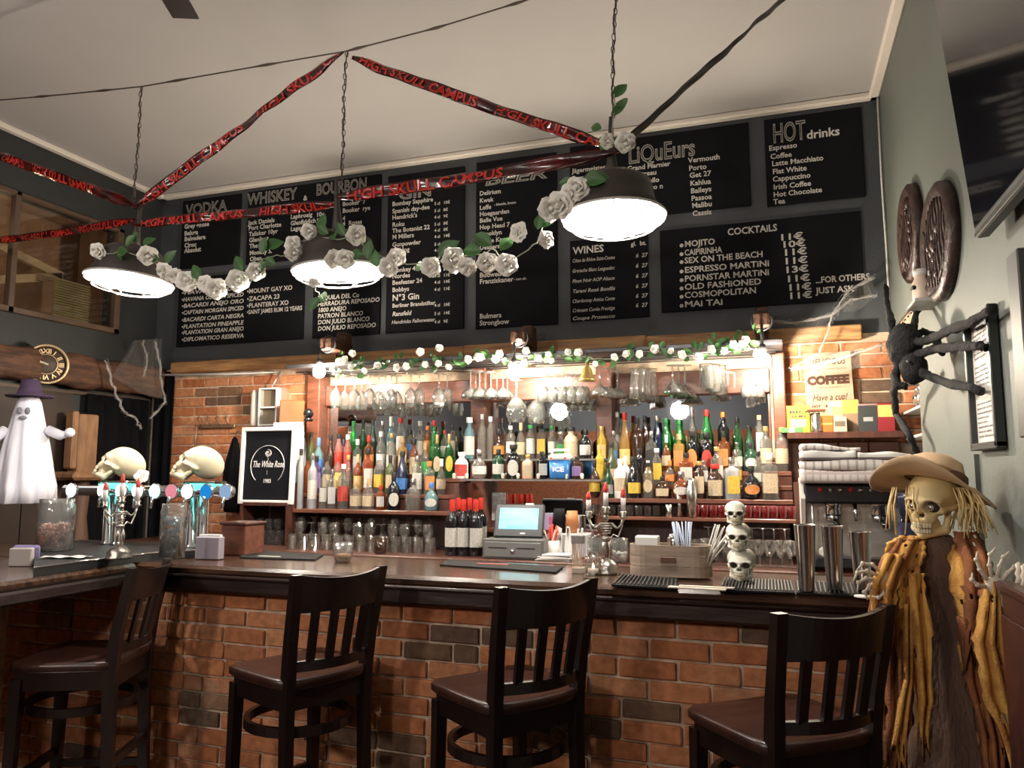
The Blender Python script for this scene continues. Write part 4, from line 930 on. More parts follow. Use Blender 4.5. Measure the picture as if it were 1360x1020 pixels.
    for k in range(4):
        t = (k+1)/5; x0 = -.18+.36*t; x1 = x0*1.06; mb = MB(); vs = []
        for x_, yy, z in ((x0, -.191+B(t), .815), (x1, -.230+B(t), 1.0)): vs += [(x_+a*.0165, yy+b*.007, z) for a, b in ((-1, -1), (1, -1), (1, 1), (-1, 1))]
        mb.add(vs, [(3, 2, 1, 0), (4, 5, 6, 7)]+[(q_, (q_+1) % 4, 4+(q_+1) % 4, 4+q_) for q_ in range(4)]); mb.build('back_slat', stoolw, o)
    o.scale = (k_, k_, 1.02 if k_ < 1 else 1); return o
make_stool('dark wooden bar stool turned sideways at the bar return, leftmost', -2.80, 2.60, 203)
make_stool('dark wooden bar stool below the clear candle glass, second from the left', -1.845, 2.765, 157, .965)
make_stool('dark wooden bar stool below the cash register, third from the left', -.963, 2.757, 144, .965)
make_stool('dark wooden bar stool in front of the skull stack, nearest the scarecrow', -.017, 2.627, 130)

# ------------------------------------------------------------------ bottles
GL = {'clear': thin('g_clear', (.86, .88, .86), .30, .05, .10, (.6, .6, .56)), 'frost': thin('g_frost', (.85, .88, .9), .25, .3, .45, (.50, .52, .55)), 'green': thin('g_green', (.10, .42, .12), .3, .04, .25, (.02, .16, .04)),
      'bright': thin('g_bright', (.10, .75, .18), .25, .04, .35, (.02, .35, .07)), 'dgreen': mat('g_dgreen', (.012, .045, .022), r=.08, coat=.5), 'olive': mat('g_olive', (.06, .08, .03), r=.1, coat=.4),
      'amber': thin('g_amber', (.72, .26, .06), .25, .04, .4, (.30, .08, .015)), 'gold': thin('g_gold', (.9, .65, .22), .22, .05, .4, (.55, .33, .08)), 'brown': mat('g_brown', (.035, .016, .010), r=.1, coat=.5), 'black': mat('g_black', (.008, .008, .010), r=.1, coat=.5),
      'blue': thin('g_blue', (.55, .85, .92), .25, .05, .3, (.30, .55, .62)), 'navy': mat('g_navy', (.010, .014, .045), r=.1, coat=.5), 'pink': thin('g_pink', (.9, .5, .48), .25, .05, .35, (.6, .25, .22)), 'white': mat('g_white', (.72, .72, .70), r=.3, coat=.2),
      'cream': mat('g_cream', (.58, .46, .32), r=.45), 'peach': mat('g_peach', (.66, .42, .30), r=.35, coat=.2), 'yellow': thin('g_yellow', (.95, .8, .2), .2, .05, .5, (.75, .55, .06)), 'red': mat('g_red', (.16, .010, .012), r=.12, coat=.4), 'purple': mat('g_purple', (.05, .03, .09), r=.15, coat=.4)}
LB = {'white': (.50, .48, .44), 'cream': (.46, .37, .25), 'red': (.38, .04, .03), 'yellow': (.55, .38, .05), 'orange': (.52, .19, .05), 'black': (.02, .02, .02), 'green': (.05, .28, .08), 'blue': (.05, .16, .42), 'gold': (.60, .42, .14), 'grey': (.42, .42, .42), 'amber': (.50, .2, .05), 'purple': (.2, .12, .3)}
LBM = {k: mat('label_'+k, v, r=.5, var=.38, scale=14, ramp=(.40, .62), stretch=(1, 1, 5)) for k, v in LB.items()}
CPM = {'black': mat('cap_black', (.015, .015, .015), r=.35), 'white': mat('cap_white', (.7, .7, .68), r=.4), 'red': mat('cap_red', (.5, .03, .02), r=.35), 'gold': mat('cap_gold', (.75, .52, .2), r=.3, m=.8), 'silver': M['steel'], 'cork': mat('cap_cork', (.5, .33, .18), r=.8), 'blue': mat('cap_blue', (.08, .2, .5), r=.4), 'green': mat('cap_green', (.03, .25, .06), r=.4), 'orange': mat('cap_orange', (.75, .2, .04), r=.4), 'purple': mat('cap_purple', (.12, .08, .3), r=.4)}
# profiles: (radius, height) of unit radius and unit height; cap from height; label band
SHP = {
 'wine': ([(.9, 0), (1, .015), (1, .60), (.93, .66), (.55, .73), (.36, .78), (.33, .97), (.38, .975), (.38, 1.0)], .80, (.16, .50), 0, .40),
 'tall': ([(.95, 0), (1, .01), (1, .64), (.9, .70), (.45, .78), (.36, .82), (.36, 1.0)], .90, (.18, .52), 0, .42),
 'burg': ([(.95, 0), (1, .015), (1, .42), (.92, .52), (.6, .68), (.38, .80), (.34, .98), (.4, .985), (.4, 1.0)], .88, (.12, .38), 0, .42),
 'square': ([(.92, 0), (1, .015), (1, .66), (.92, .72), (.4, .77), (.34, .80), (.34, 1.0)], .86, (.14, .56), 5, .44),
 'squat': ([(.9, 0), (1, .03), (1, .50), (.88, .62), (.45, .72), (.3, .78), (.3, 1.0)], .80, (.12, .46), 0, .38),
 'round': ([(.6, 0), (.85, .08), (1, .28), (.95, .46), (.65, .62), (.3, .70), (.25, .75), (.25, 1.0)], .80, (.16, .44), 0, .34),
 'jug': ([(.9, 0), (1, .02), (1, .58), (.8, .70), (.42, .77), (.40, .86), (.55, .87), (.55, 1.0)], .88, (.10, .55), 0, .58),
 'slim': ([(.95, 0), (1, .01), (.98, .70), (.6, .80), (.5, .84), (.5, 1.0)], .90, (.15, .6), 0, .55),
}
BMESH = {}
for k, (prof, cz, lab, sq, cr) in SHP.items():
    BMESH[k, 'body'] = MB().lathe([(0, 0)]+prof+[(0, 1.0)], seg=18, sq=sq or None).build('body', None, mesh_only=True)
    BMESH[k, 'cap'] = MB().lathe([(cr, cz), (cr, 1.012), (0, 1.012)], seg=12).build('cap', None, mesh_only=True)
    a0, a1 = (-PI/2-1.15, -PI/2+1.15) if not sq else (-PI/2-.72, -PI/2+.72)
    BMESH[k, 'label'] = MB().lathe([(1.02, lab[0]), (1.02, lab[1])], seg=10, sq=sq or None, a0=a0, a1=a1).build('label', None, mesh_only=True)
    BMESH[k, 'disc'] = MB().lathe([(1.02, lab[0]), (1.02, lab[1])], seg=12, sq=sq or None, a0=-PI/2-.9, a1=-PI/2+.9).build('label', None, mesh_only=True)
    # rounded label: squeeze the band's ends into an oval
    me = BMESH[k, 'disc']; md = (lab[0]+lab[1])/2
    oval = MB(); n = 18
    def pt(t, s_):
        a = -PI/2+.85*math.cos(t)*s_; z = md+(lab[1]-lab[0])/2*1.05*math.sin(t)*s_; ca, sa = math.cos(a), math.sin(a); q = 1.03
        if sq: q = 1.03/((abs(ca)**sq+abs(sa)**sq)**(1/sq))
        return (q*ca, q*sa, z)
    oval.add([pt(0, 0)]+[pt(2*PI*i/n, .5) for i in range(n)]+[pt(2*PI*i/n, 1) for i in range(n)], [(0, 1+i, 1+(i+1) % n) for i in range(n)]+[(1+i, 1+n+i, 1+n+(i+1) % n, 1+(i+1) % n) for i in range(n)], True)
    BMESH[k, 'oval'] = oval.build('label', None, mesh_only=True)
MATM = {}
def mmesh(key, m):
    k = (key, m.name)
    if k not in MATM: c = BMESH[key].copy(); c.materials.clear(); c.materials.append(m); MATM[k] = c
    return MATM[k]
SN = {'wine': 'straight', 'tall': 'tall', 'burg': 'sloping', 'square': 'square', 'squat': 'squat', 'round': 'rounded', 'jug': 'stout', 'slim': 'slim'}
GN = {'dgreen': 'dark green', 'bright': 'bright green', 'frost': 'frosted clear', 'olive': 'olive', 'navy': 'dark blue', 'blue': 'pale blue'}
def bottle(u, top, wpx, shape, glass, lab, cap, y, z, label, group, oval=False, lw=0):
    p = PY(u, 640, y); d = (p-_C)@_fw; k = d/F
    h_ = (PY(u, top, y)[2]-z); r_ = wpx*k/2*.98
    o = thing('bottle', label, 'bottle', (p[0], y, z), group=group, rz=-math.atan2(-p[0], y)*-.0+random.uniform(-.25, .25)+math.atan2(p[0], y)*-1)
    sc = (r_, r_, h_)
    link('body', mmesh((shape, 'body'), GL[glass]), o, scale=sc)
    if cap: link('cap', mmesh((shape, 'cap'), CPM[cap]), o, scale=sc)
    if lab: link('label', mmesh((shape, 'oval' if oval else 'label'), LBM[lab]), o, scale=sc)
    return o
ROWS = {}
# u, top v, width px, shape, glass, label, cap
LBAY = [
 # front tier
 [(399, 597, 9, 'slim', 'frost', None, 'black'), (415, 603, 13, 'tall', 'frost', 'white', 'silver'), (430, 622, 11, 'tall', 'clear', 'white', 'silver'), (442, 624, 12, 'square', 'clear', 'grey', 'silver'), (456, 617, 15, 'tall', 'clear', 'red', 'white'), (473, 636, 17, 'squat', 'clear', 'cream', 'cork'), (490, 636, 17, 'squat', 'clear', 'cream', 'cork'), (506, 645, 12, 'square', 'amber', 'white', 'red'), (523, 628, 17, 'squat', 'black', 'white', 'black', 1), (549, 636, 21, 'squat', 'clear', None, 'silver'), (573, 641, 20, 'round', 'blue', 'white', 'blue', 1)],
 # second
 [(408, 606, 10, 'tall', 'amber', None, 'black'), (420, 606, 12, 'square', 'purple', 'purple', 'black'), (434, 607, 12, 'tall', 'clear', 'cream', 'black'), (448, 606, 12, 'square', 'clear', 'gold', 'red'), (462, 605, 12, 'burg', 'clear', None, 'gold'), (475, 604, 13, 'squat', 'amber', 'gold', 'cork'), (488, 596, 14, 'square', 'amber', 'white', 'black'), (503, 606, 14, 'tall', 'clear', 'yellow', 'white'), (518, 605, 14, 'wine', 'olive', 'cream', 'black'), (534, 600, 17, 'burg', 'navy', 'blue', 'black'), (554, 606, 15, 'square', 'clear', 'white', 'silver'), (570, 613, 15, 'square', 'clear', 'orange', 'orange'), (586, 610, 14, 'round', 'clear', 'cream', 'white')],
 # third
 [(402, 576, 9, 'slim', 'frost', None, 'black'), (412, 575, 10, 'tall', 'olive', None, 'black'), (422, 582, 14, 'squat', 'blue', 'blue', 'blue'), (438, 578, 12, 'burg', 'brown', None, 'black'), (449, 577, 12, 'slim', 'pink', 'red', 'black'), (461, 578, 12, 'slim', 'pink', 'red', 'white'), (474, 584, 13, 'square', 'clear', 'grey', 'white'), (489, 579, 14, 'square', 'amber', 'orange', 'red'), (505, 574, 13, 'tall', 'clear', 'white', 'white'), (519, 576, 14, 'tall', 'clear', 'white', 'gold'), (534, 580, 13, 'square', 'gold', 'cream', 'cork'), (549, 584, 13, 'jug', 'amber', 'cream', 'black'), (564, 588, 14, 'squat', 'clear', 'green', 'cork'), (580, 578, 12, 'wine', 'green', 'cream', 'gold', 1), (596, 577, 12, 'wine', 'green', 'yellow', 'yellow' if 0 else 'gold', 1)],
 # top
 [(468, 560, 12, 'burg', 'bright', None, 'green'), (481, 558, 12, 'burg', 'green', None, 'black'), (494, 558, 12, 'burg', 'dgreen', None, 'black'), (506, 560, 12, 'tall', 'clear', None, 'silver'), (518, 554, 12, 'squat', 'blue', 'white', 'white'), (531, 556, 12, 'slim', 'clear', 'white', 'red'), (544, 571, 12, 'square', 'clear', 'blue', 'black'), (557, 560, 13, 'tall', 'clear', 'white', 'white'), (567, 566, 9, 'slim', 'amber', 'orange', 'orange'), (576, 559, 13, 'burg', 'bright', 'green', 'red'), (590, 572, 11, 'tall', 'clear', 'white', 'red'), (600, 566, 10, 'slim', 'clear', 'cream', 'black')]]
MBAY = [
 [(613, 601, 18, 'jug', 'white', 'red', 'white'), (636, 598, 21, 'round', 'clear', 'white', 'silver'), (662, 597, 17, 'wine', 'dgreen', 'white', 'black'), (682, 591, 19, 'jug', 'black', 'white', 'black', 1), (701, 604, 15, 'square', 'peach', 'cream', 'gold'), (720, 600, 14, 'square', 'black', 'white', 'black'), (767, 606, 15, 'square', 'brown', 'purple', 'black')],
 [(623, 555, 15, 'jug', 'blue', 'white', 'white'), (640, 551, 12, 'tall', 'clear', None, 'white'), (651, 554, 10, 'slim', 'clear', None, 'white'), (662, 570, 16, 'round', 'brown', 'amber', 'black'), (678, 566, 14, 'tall', 'clear', 'white', 'white'), (692, 562, 13, 'squat', 'clear', 'cream', 'cork'), (705, 565, 13, 'slim', 'clear', 'white', 'green'), (719, 563, 13, 'square', 'clear', 'yellow', 'black'), (733, 566, 12, 'tall', 'clear', 'white', 'green'), (745, 574, 14, 'jug', 'clear', 'green', 'silver'), (759, 568, 20, 'jug', 'cream', 'cream', 'black'), (778, 570, 16, 'squat', 'black', 'grey', 'black')]]
RBAY = [
 [(790, 611, 16, 'round', 'brown', 'yellow', 'black'), (808, 615, 14, 'burg', 'dgreen', 'grey', 'black'), (824, 610, 17, 'tall', 'white', 'cream', 'white'), (842, 607, 18, 'burg', 'black', 'yellow', 'black'), (861, 615, 15, 'tall', 'clear', 'cream', 'black', 1), (880, 633, 19, 'squat', 'brown', 'cream', 'black'), (905, 627, 26, 'round', 'amber', 'white', 'silver', 1), (929, 613, 13, 'slim', 'brown', 'cream', 'gold'), (950, 617, 21, 'jug', 'brown', 'cream', 'red'), (972, 608, 20, 'square', 'frost', 'yellow', 'silver'), (998, 619, 25, 'round', 'black', 'orange', 'black', 1), (1023, 602, 23, 'square', 'clear', 'cream', 'white')],
 [(797, 592, 13, 'tall', 'yellow', 'yellow', 'cork'), (813, 588, 15, 'burg', 'olive', 'cream', 'black'), (831, 606, 15, 'round', 'white', 'white', 'white'), (850, 596, 13, 'slim', 'black', None, 'black'), (861, 612, 13, 'squat', 'gold', None, 'white'), (873, 596, 12, 'slim', 'clear', 'yellow', 'yellow' if 0 else 'white'), (890, 612, 15, 'round', 'clear', 'orange', 'orange'), (912, 602, 19, 'square', 'amber', 'white', 'black'), (935, 612, 12, 'slim', 'clear', 'grey', 'silver'), (953, 594, 18, 'tall', 'clear', 'white', 'gold'), (978, 598, 15, 'round', 'clear', 'yellow', 'silver'), (1008, 600, 15, 'burg', 'clear', 'white', 'black')],
 [(800, 567, 13, 'slim', 'yellow', 'gold', 'gold'), (816, 573, 14, 'tall', 'clear', 'blue', 'silver'), (831, 549, 16, 'burg', 'gold', 'gold', 'red'), (848, 556, 16, 'tall', 'brown', None, 'black'), (866, 574, 15, 'square', 'clear', 'black', 'silver', 1), (886, 578, 13, 'round', 'amber', 'cream', 'white'), (903, 577, 15, 'square', 'gold', 'orange', 'cork'), (921, 573, 17, 'jug', 'black', 'orange', 'black', 1), (940, 575, 17, 'jug', 'black', 'red', 'black', 1), (963, 573, 16, 'square', 'amber', 'amber', 'black'), (980, 588, 14, 'tall', 'clear', 'white', 'silver'), (998, 588, 19, 'squat', 'dgreen', 'white', 'black', 1), (1019, 567, 17, 'tall', 'clear', 'cream', 'gold'), (1040, 568, 18, 'tall', 'clear', 'cream', 'gold')],
 [(806, 546, 14, 'tall', 'clear', 'white', 'cork'), (821, 548, 13, 'tall', 'clear', 'white', 'white'), (858, 553, 14, 'burg', 'brown', None, 'black'), (874, 553, 14, 'burg', 'navy', None, 'silver'), (886, 556, 13, 'burg', 'bright', None, 'green'), (903, 557, 14, 'burg', 'bright', 'green', 'green'), (921, 541, 12, 'round', 'clear', None, 'silver'), (940, 545, 15, 'burg', 'bright', 'white', 'red'), (962, 548, 14, 'tall', 'black', None, 'orange'), (981, 555, 13, 'burg', 'green', None, 'black'), (997, 566, 13, 'burg', 'dgreen', None, 'black'), (1011, 552, 11, 'slim', 'clear', 'white', 'cork')]]
def fill(name, rows, T, tn):
    for i, (row, (y, z)) in enumerate(zip(rows, T)):
        seen = {}
        for j, b in enumerate(row):
            u, top, wp, shape, glass, lab, cap = b[:7]; key = (shape, glass, lab, cap)
            g = GN.get(glass, glass); txt = '%s %s bottle' % (SN[shape], g)
            if lab: txt += ' with a %s label' % ('round '*(len(b) > 7)+lab if lab != g else lab)
            else: txt += ' with a %s cap' % cap
            txt += ', %s on %s, %s' % (ORD[j], tn[i], name)
            bottle(u, top, wp, shape, glass, lab, cap, y, z, txt, 'bottles on the back bar', oval=len(b) > 7)
fill('left bay', LBAY, TL, ['front step', 'second step', 'third step', 'top step'])
fill('middle bay', MBAY, TMd, ['front glass shelf', 'rear glass shelf'])
fill('right bay', RBAY, TR, ['front step', 'second step', 'third step', 'top step'])
# blue and white tub on the middle shelf, skull ornaments along its edge
p = PY(745, 636, 4.53); o = thing('ice_tub', 'blue tub with a white lid and red band on the glass shelf', 'tub', (p[0], 4.53, 1.475))
MB().lathe([(.055, 0), (.062, .01), (.066, .115), (0, .115)], seg=20, sq=4).build('tub', mat('tub_blue', (.03, .16, .42), r=.35), o)
MB().lathe([(.070, .115), (.070, .135), (.055, .15), (0, .15)], seg=20, sq=4).build('lid', M['white_plastic'], o)
mb = MB(); mb.tube([(-.055, 0, .14), (-.05, 0, .175), (.05, 0, .175), (.055, 0, .14)], .008, 8); mb.build('handle', M['white_plastic'], o)
mbt = MB(); text(mbt, 'ICE', .04, lambda x, y_, z_: (x-.035, -.0685-abs(z_), y_+.045), offset=.001, maxw=.07); PEND.append((mbt, 'lettering', M['white_plastic'], o))
mb = MB(); mb.box((0, -.066, .125), (.10, .003, .012)); mb.build('red_band', CPM['red'], o)

# skull model: cranium, cheeks, jaw, sockets; faces -y, about 2 units tall
def skull_f(P, mouth=.0):
    P = P.copy(); P[..., 0] = np.abs(P[..., 0])
    d = ell(P, (0, .18, .30), (.70, .92, .72))
    d = smin(d, ell(P, (0, -.50, -.02), (.50, .36, .46)), .18)
    d = smin(d, ell(P, (0, -.62, .12), (.52, .22, .14)), .10)           # brow
    d = smin(d, cap_(P, (.50, -.50, -.18), (.62, .10, -.10), .09), .08)  # cheek arch
    d = smin(d, ell(P, (0, -.62, -.42), (.34, .26, .24)), .12)          # upper jaw
    j = cap_(P, (.48, -.05, -.35), (.44, -.20, -.78-mouth), .10); j = smin(j, cap_(P, (.44, -.20, -.78-mouth), (.0, -.72, -.92-mouth), .12), .10)
    d = smin(d, j, .06)
    d = smax(d, -ell(P, (.30, -.84, -.05), (.215, .34, .20)), .05)
    d = smax(d, -(ell(P, (.055, -.88, -.30), (.08, .2, .12))), .03)
    d = smax(d, -ell(P, (.74, -.35, .02), (.16, .30, .24)), .10)
    d = smin(d, ell(P, (0, -.36, -.60), (.35, .34, .30)), .06)
    d = smin(d, ell(P, (0, -.84, -.10), (.055, .10, .13)), .05)
    d = smax(d, -ell(P, (.60, -.22, -.28), (.16, .14, .10)), .06)
    return d
def skull_teeth(mouth=0, two=True):
    mb = MB()
    for k in range(8):
        a = (k-3.5)*.19; x, y = .31*math.sin(a*1.35), -.55-.30*math.cos(a*1.35)
        mb.box((x, y, -.60), (.075, .07, .15), rz=a*1.2, bv=.02)
        if two: mb.box((x*.95, y+.03, -.77-mouth), (.07, .07, .13), rz=a*1.2, bv=.02)
    return mb
SKB = sdf_mb(skull_f, (-.95, -1.15, -1.2), (.95, 1.25, 1.15), 66)
TTH = skull_teeth()
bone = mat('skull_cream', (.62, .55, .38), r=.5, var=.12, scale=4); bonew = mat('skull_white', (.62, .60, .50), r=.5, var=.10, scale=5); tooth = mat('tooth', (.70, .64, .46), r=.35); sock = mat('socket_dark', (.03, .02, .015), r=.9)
def skull(name, label, cat, loc, s, rot, m, group=None, parent=None, eyes=True):
    if parent is None: o = thing(name, label, cat, loc, rot=rot, group=group)
    else: o = thing(name, None, None, loc, rot=rot); o.parent = parent
    def sc(mb): q = MB(); q.v = [(x*s, y*s, z*s) for x, y, z in mb.v]; q.f = mb.f; q.sm = mb.sm; q.mi = mb.mi; return q
    sc(SKB).build('cranium', m, o); sc(TTH).build('teeth', tooth, o)
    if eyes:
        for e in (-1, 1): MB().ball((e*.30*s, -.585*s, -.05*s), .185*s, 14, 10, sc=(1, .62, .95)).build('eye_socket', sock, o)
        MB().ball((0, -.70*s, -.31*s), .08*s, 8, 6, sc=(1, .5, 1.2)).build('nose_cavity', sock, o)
    return o

# hanging glasses -----------------------------------------------------------
GP = {'wine': [(.034, 0), (.034, .003), (.006, .008), (.004, .085), (.012, .095), (.034, .120), (.040, .155), (.036, .20), (.032, .215)],
      'coupe': [(.034, 0), (.034, .003), (.005, .008), (.004, .09), (.02, .10), (.048, .125), (.052, .15)],
      'balloon': [(.04, 0), (.04, .003), (.006, .008), (.005, .10), (.03, .115), (.060, .155), (.066, .20), (.05, .25)],
      'pilsner': [(.030, 0), (.030, .01), (.018, .02), (.024, .04), (.030, .12), (.036, .20)],
      'martini': [(.034, 0), (.034, .003), (.004, .008), (.004, .085), (.010, .09), (.058, .15)],
      'mug': [(.034, 0), (.038, .01), (.038, .13)], 'tumbler': [(.030, 0), (.033, .008), (.037, .09)], 'shot': [(.018, 0), (.02, .006), (.024, .055)],
      'stem': [(.032, 0), (.032, .003), (.005, .008), (.004, .06), (.02, .07), (.034, .10), (.032, .15)], 'flute': [(.028, 0), (.028, .003), (.004, .01), (.004, .07), (.02, .10), (.024, .19)]}
GMS = {}
for k, prof in GP.items():
    inner = [(max(.001, r_-.0016), z+.002) for r_, z in prof if z > (.088 if k in ('wine', 'coupe', 'martini') else .11 if k == 'balloon' else .065 if k == 'stem' else .09 if k == 'flute' else .004)]
    mb = MB(); mb.lathe([(0, 0)]+prof+list(reversed(inner)), seg=16, fn=(lambda a, z: 1+.04*math.cos(10*a)) if k in ('pilsner', 'mug') else None)
    if k == 'mug': mb.tube([(.036, 0, .11), (.07, 0, .105), (.072, 0, .04), (.036, 0, .03)], .007, 6)
    mb.f = [f for f in mb.f]; GMS[k] = mb.build('drinking_glass', M['glass'], mesh_only=True)
GNm = {'wine': 'wine glass', 'coupe': 'shallow coupe glass', 'balloon': 'big balloon glass', 'pilsner': 'ribbed beer glass', 'martini': 'martini glass', 'mug': 'glass beer mug', 'tumbler': 'tumbler', 'shot': 'shot glass', 'stem': 'stemmed glass', 'flute': 'champagne flute'}
cnt = {}
def hang(u, vt, vb, kind, y, where, tilt=0):
    cnt[kind, where] = cnt.get((kind, where), 0)+1
    p = PY(u, vt, y); h_ = p[2]-PY(u, vb, y)[2]; hk = max(z for _, z in GP[kind]); s = h_/hk
    o = link('hanging_glass', GMS[kind], None, tuple(p), (PI+tilt, 0, random.random()*0), (s if kind not in ('mug',) else s,)*3)
    tag(o, 'hanging %s, %s %s' % (GNm[kind], ORD[cnt[kind, where]-1], where), 'glass', 'glasses hanging from the rack')
for k, u in enumerate((447, 472, 492, 512, 520)): hang(u, 497, 541+k % 2*3, 'wine', 4.50, 'in the left bay rack')
for k, u in enumerate((459, 481, 503, 527)): hang(u, 499, 545, 'wine', 4.62, 'at the back of the left rack')
for k, u in enumerate((546, 583)): hang(u, 496, 541, 'wine', 4.47, 'beside the left upright'); hang(u+11, 497, 538, 'wine', 4.58, 'behind the left upright rack')
for k, u in enumerate((625, 637, 652, 668)): hang(u, 492+k, 528, 'coupe', 4.50, 'left of the middle lamp')
for k, u in enumerate((632, 645, 660, 674)): hang(u, 495, 530, 'coupe', 4.64, 'behind the middle lamp')
hang(686, 505, 560, 'balloon', 4.40, 'under the middle lamp'); hang(713, 508, 562, 'balloon', 4.55, 'under the middle lamp')
for k, u in enumerate((722, 735, 748, 760, 772)): hang(u, 497, 534, 'stem', 4.52, 'right of the middle lamp'); hang(u+5, 498, 532, 'stem', 4.66, 'at the back right of the middle lamp')
for k, u in enumerate((797, 808, 820)): hang(u, 488+k*2, 525+k*2, 'coupe', 4.48+k*.07, 'at the start of the right bay')
for k, u in enumerate((842, 850, 858, 866)): hang(u, 490, 529+k*2, 'pilsner', 4.46+k*.08, 'in the right bay rack')
for k, u in enumerate((893, 901, 909)): hang(u, 485, 522+k*3, 'martini', 4.46+k*.09, 'in the right bay rack')
for k, u in enumerate((938, 946, 953)): hang(u, 483+k, 515+k*4, 'mug', 4.46+k*.09, 'in the right bay rack', .25)
for k, u in enumerate((990, 999, 1008)): hang(u, 497, 527, 'stem', 4.5+k*.08, 'beside the right lamp')
br_bell = thing('brass_bell', 'small brass bell hanging from the rack of the middle bay', 'bell', tuple(PY(780, 506, 4.42)))
MB().lathe([(.052, 0), (.048, .012), (.034, .04), (.028, .07), (.012, .09), (.012, .12)], seg=18).build('bell_cup', mat('old_brass', (.42, .30, .10), r=.35, m=.8), br_bell)
MB().tube([(0, 0, .11), (0, .0, .165), (0, .05, .17)], .005, 6).build('hook', M['dark_steel'], br_bell)

# standing glasses ------------------------------------------------------------
cnt2 = {}; CLG = thin('glass_clear', (.95, .96, .95), .34, .04, .02, (.8, .8, .78))
def stand(u, y, z, h_, kind, where, m=None, up=True):
    cnt2[kind, where] = cnt2.get((kind, where), 0)+1
    p = PY(u, 700, y); s = h_/max(q for _, q in GP[kind])
    o = link('drinking_glass', GMS[kind], None, (p[0], y, z if up else z+h_), (0 if up else PI, 0, 0), (s, s, s))
    m_ = m or CLG
    if m_: o.material_slots[0].link = 'OBJECT'; o.material_slots[0].material = m_
    tag(o, '%s %s %s' % (ORD[cnt2[kind, where]-1], ('small red ' if m else 'clear ')+GNm[kind], where), 'glass', 'glasses '+where)
for k in range(13): stand(389+k*15.2, 4.33, 1.026, .095, 'tumbler', 'in the front row under the left bay', up=False)
for k in range(12): stand(398+k*15.5, 4.45, 1.026, .16, 'stem', 'in the middle row under the left bay', up=k % 3 != 1)
for k in range(12): stand(401+k*15.5, 4.56, 1.026, .19, 'wine', 'in the back row under the left bay', up=k % 2 == 0)
for k in range(5): stand(331+k*10.5, 4.50, 1.026, .10, 'tumbler', 'on the low shelf beneath the round sign', up=False)
for k in range(4): stand(334+k*11.5, 4.58, 1.026, .17, 'wine', 'at the back beneath the round sign')
for k in range(8): stand(790+k*11.8, 4.52, 1.262, .062, 'shot', 'on the ledge below the right bay')
redg = thin('red_glass', (.6, .06, .06), .3, .05, .35, (.28, .015, .015))
for k in range(12): stand(925+k*11.6, 4.50, 1.262, .070, 'shot', 'on the ledge at the far end of the right bay', m=redg)
for k in range(9): stand(936+k*14.2, 4.30, 1.026, .135, 'stem', 'standing behind the skull stack')
for k in range(8): stand(941+k*14.4, 4.44, 1.026, .19, 'wine', 'at the back behind the skull stack', up=False)
for k in range(3): stand(900+k*14, 4.38, 1.026, .12, 'tumbler', 'behind the wooden caddy')
dg = thing('dark_tumbler', 'dark brown tumbler standing among the clear glasses', 'glass', tuple(PZ(505, 724, 1.026)*np.array([1, 1, 0])+np.array([0, 0, 1.026])))
MB().lathe([(.032, 0), (.036, .008), (.040, .09), (.037, .09), (.033, .012), (0, .012)], seg=18).build('cup', M['g_brown'] if 'g_brown' in M else GL['brown'], dg)
dg.location.y = 4.235; dg.location.x = PY(505, 724, 4.235)[0]

# ------------------------------------------------------------------ beer taps
def at(u, v, y=None, z=None): return tuple(PY(u, v, y) if y is not None else PZ(u, v, z))
ZB = 1.1365
tp = thing('beer_tap_tower', 'long chrome beer tap tower with eight round glowing badges', 'beer tap', (-2.80, 3.22, ZB))
o0 = np.array([-2.80, 3.22, ZB]); zb = PY(200, 652, 3.22)[2]-ZB; xl, xr = PY(88, 650, 3.22)[0]+2.80, PY(308, 650, 3.22)[0]+2.80
MB().tube([(xl, 0, zb), (xr, 0, zb)], .030, 14).build('cross_tube', M['chrome'], tp)
for cu in (150, 262):
    cx = PY(cu, 700, 3.22)[0]+2.80
    for dx in (-.032, .032): MB().lathe([(.036, 0), (.036, .01), (.026, .02), (.026, zb)], c=(cx+dx, 0, 0), seg=16).build('column', M['chrome'], tp)
teal = emat('led_teal', (.15, .9, .75), 2.2)
for cu in (158, 272):
    cx = PY(cu, 640, 3.22)[0]+2.80; MB().box((cx, 0, zb+.045), (.20, .09, .014), bv=.004).build('skull_plate', M['chrome'], tp)
    MB().box((cx, -.01, zb+.033), (.17, .085, .008)).build('led_strip', teal, tp)
BAD = [(95, 'white', (.9, .95, 1), 1.6), (137, 'white', (.9, 1, .95), 2.2), (161, 'white', (.9, 1, .95), 2.2), (183, 'white', (.95, 1, .95), 2.4), (206, 'pale blue', (.45, .85, 1), 2.0), (228, 'pink', (.95, .32, .38), .75), (249, 'white', (.9, 1, .9), 2.0), (274, 'blue', (.02, .28, .75), .8), (300, 'grey blue', (.35, .50, .75), .7)]
RB = Matrix.Rotation(PI/2, 3, 'X')
for i, (u, nm, c, e) in enumerate(BAD):
    cx = PY(u, 651, 3.16)[0]+2.80
    MB().lathe([(0, .0), (.040, 0), (.042, .008), (.036, .014)], c=(cx, -.050, zb), seg=24, R=RB).build('badge_ring', M['chrome'], tp)
    b_ = MB().lathe([(.036, .014), (.030, .018), (0, .019)], c=(cx, -.050, zb), seg=24, R=RB).build('badge', emat('badge_%s_%d' % (nm, i), c, e), tp); b_['label'] = 'round glowing %s badge' % nm
    MB().tube([(cx, -.03, zb-.02), (cx, -.075, zb-.03), (cx, -.085, zb-.085)], [.010, .009, .007], 8).build('spout', M['chrome'], tp)
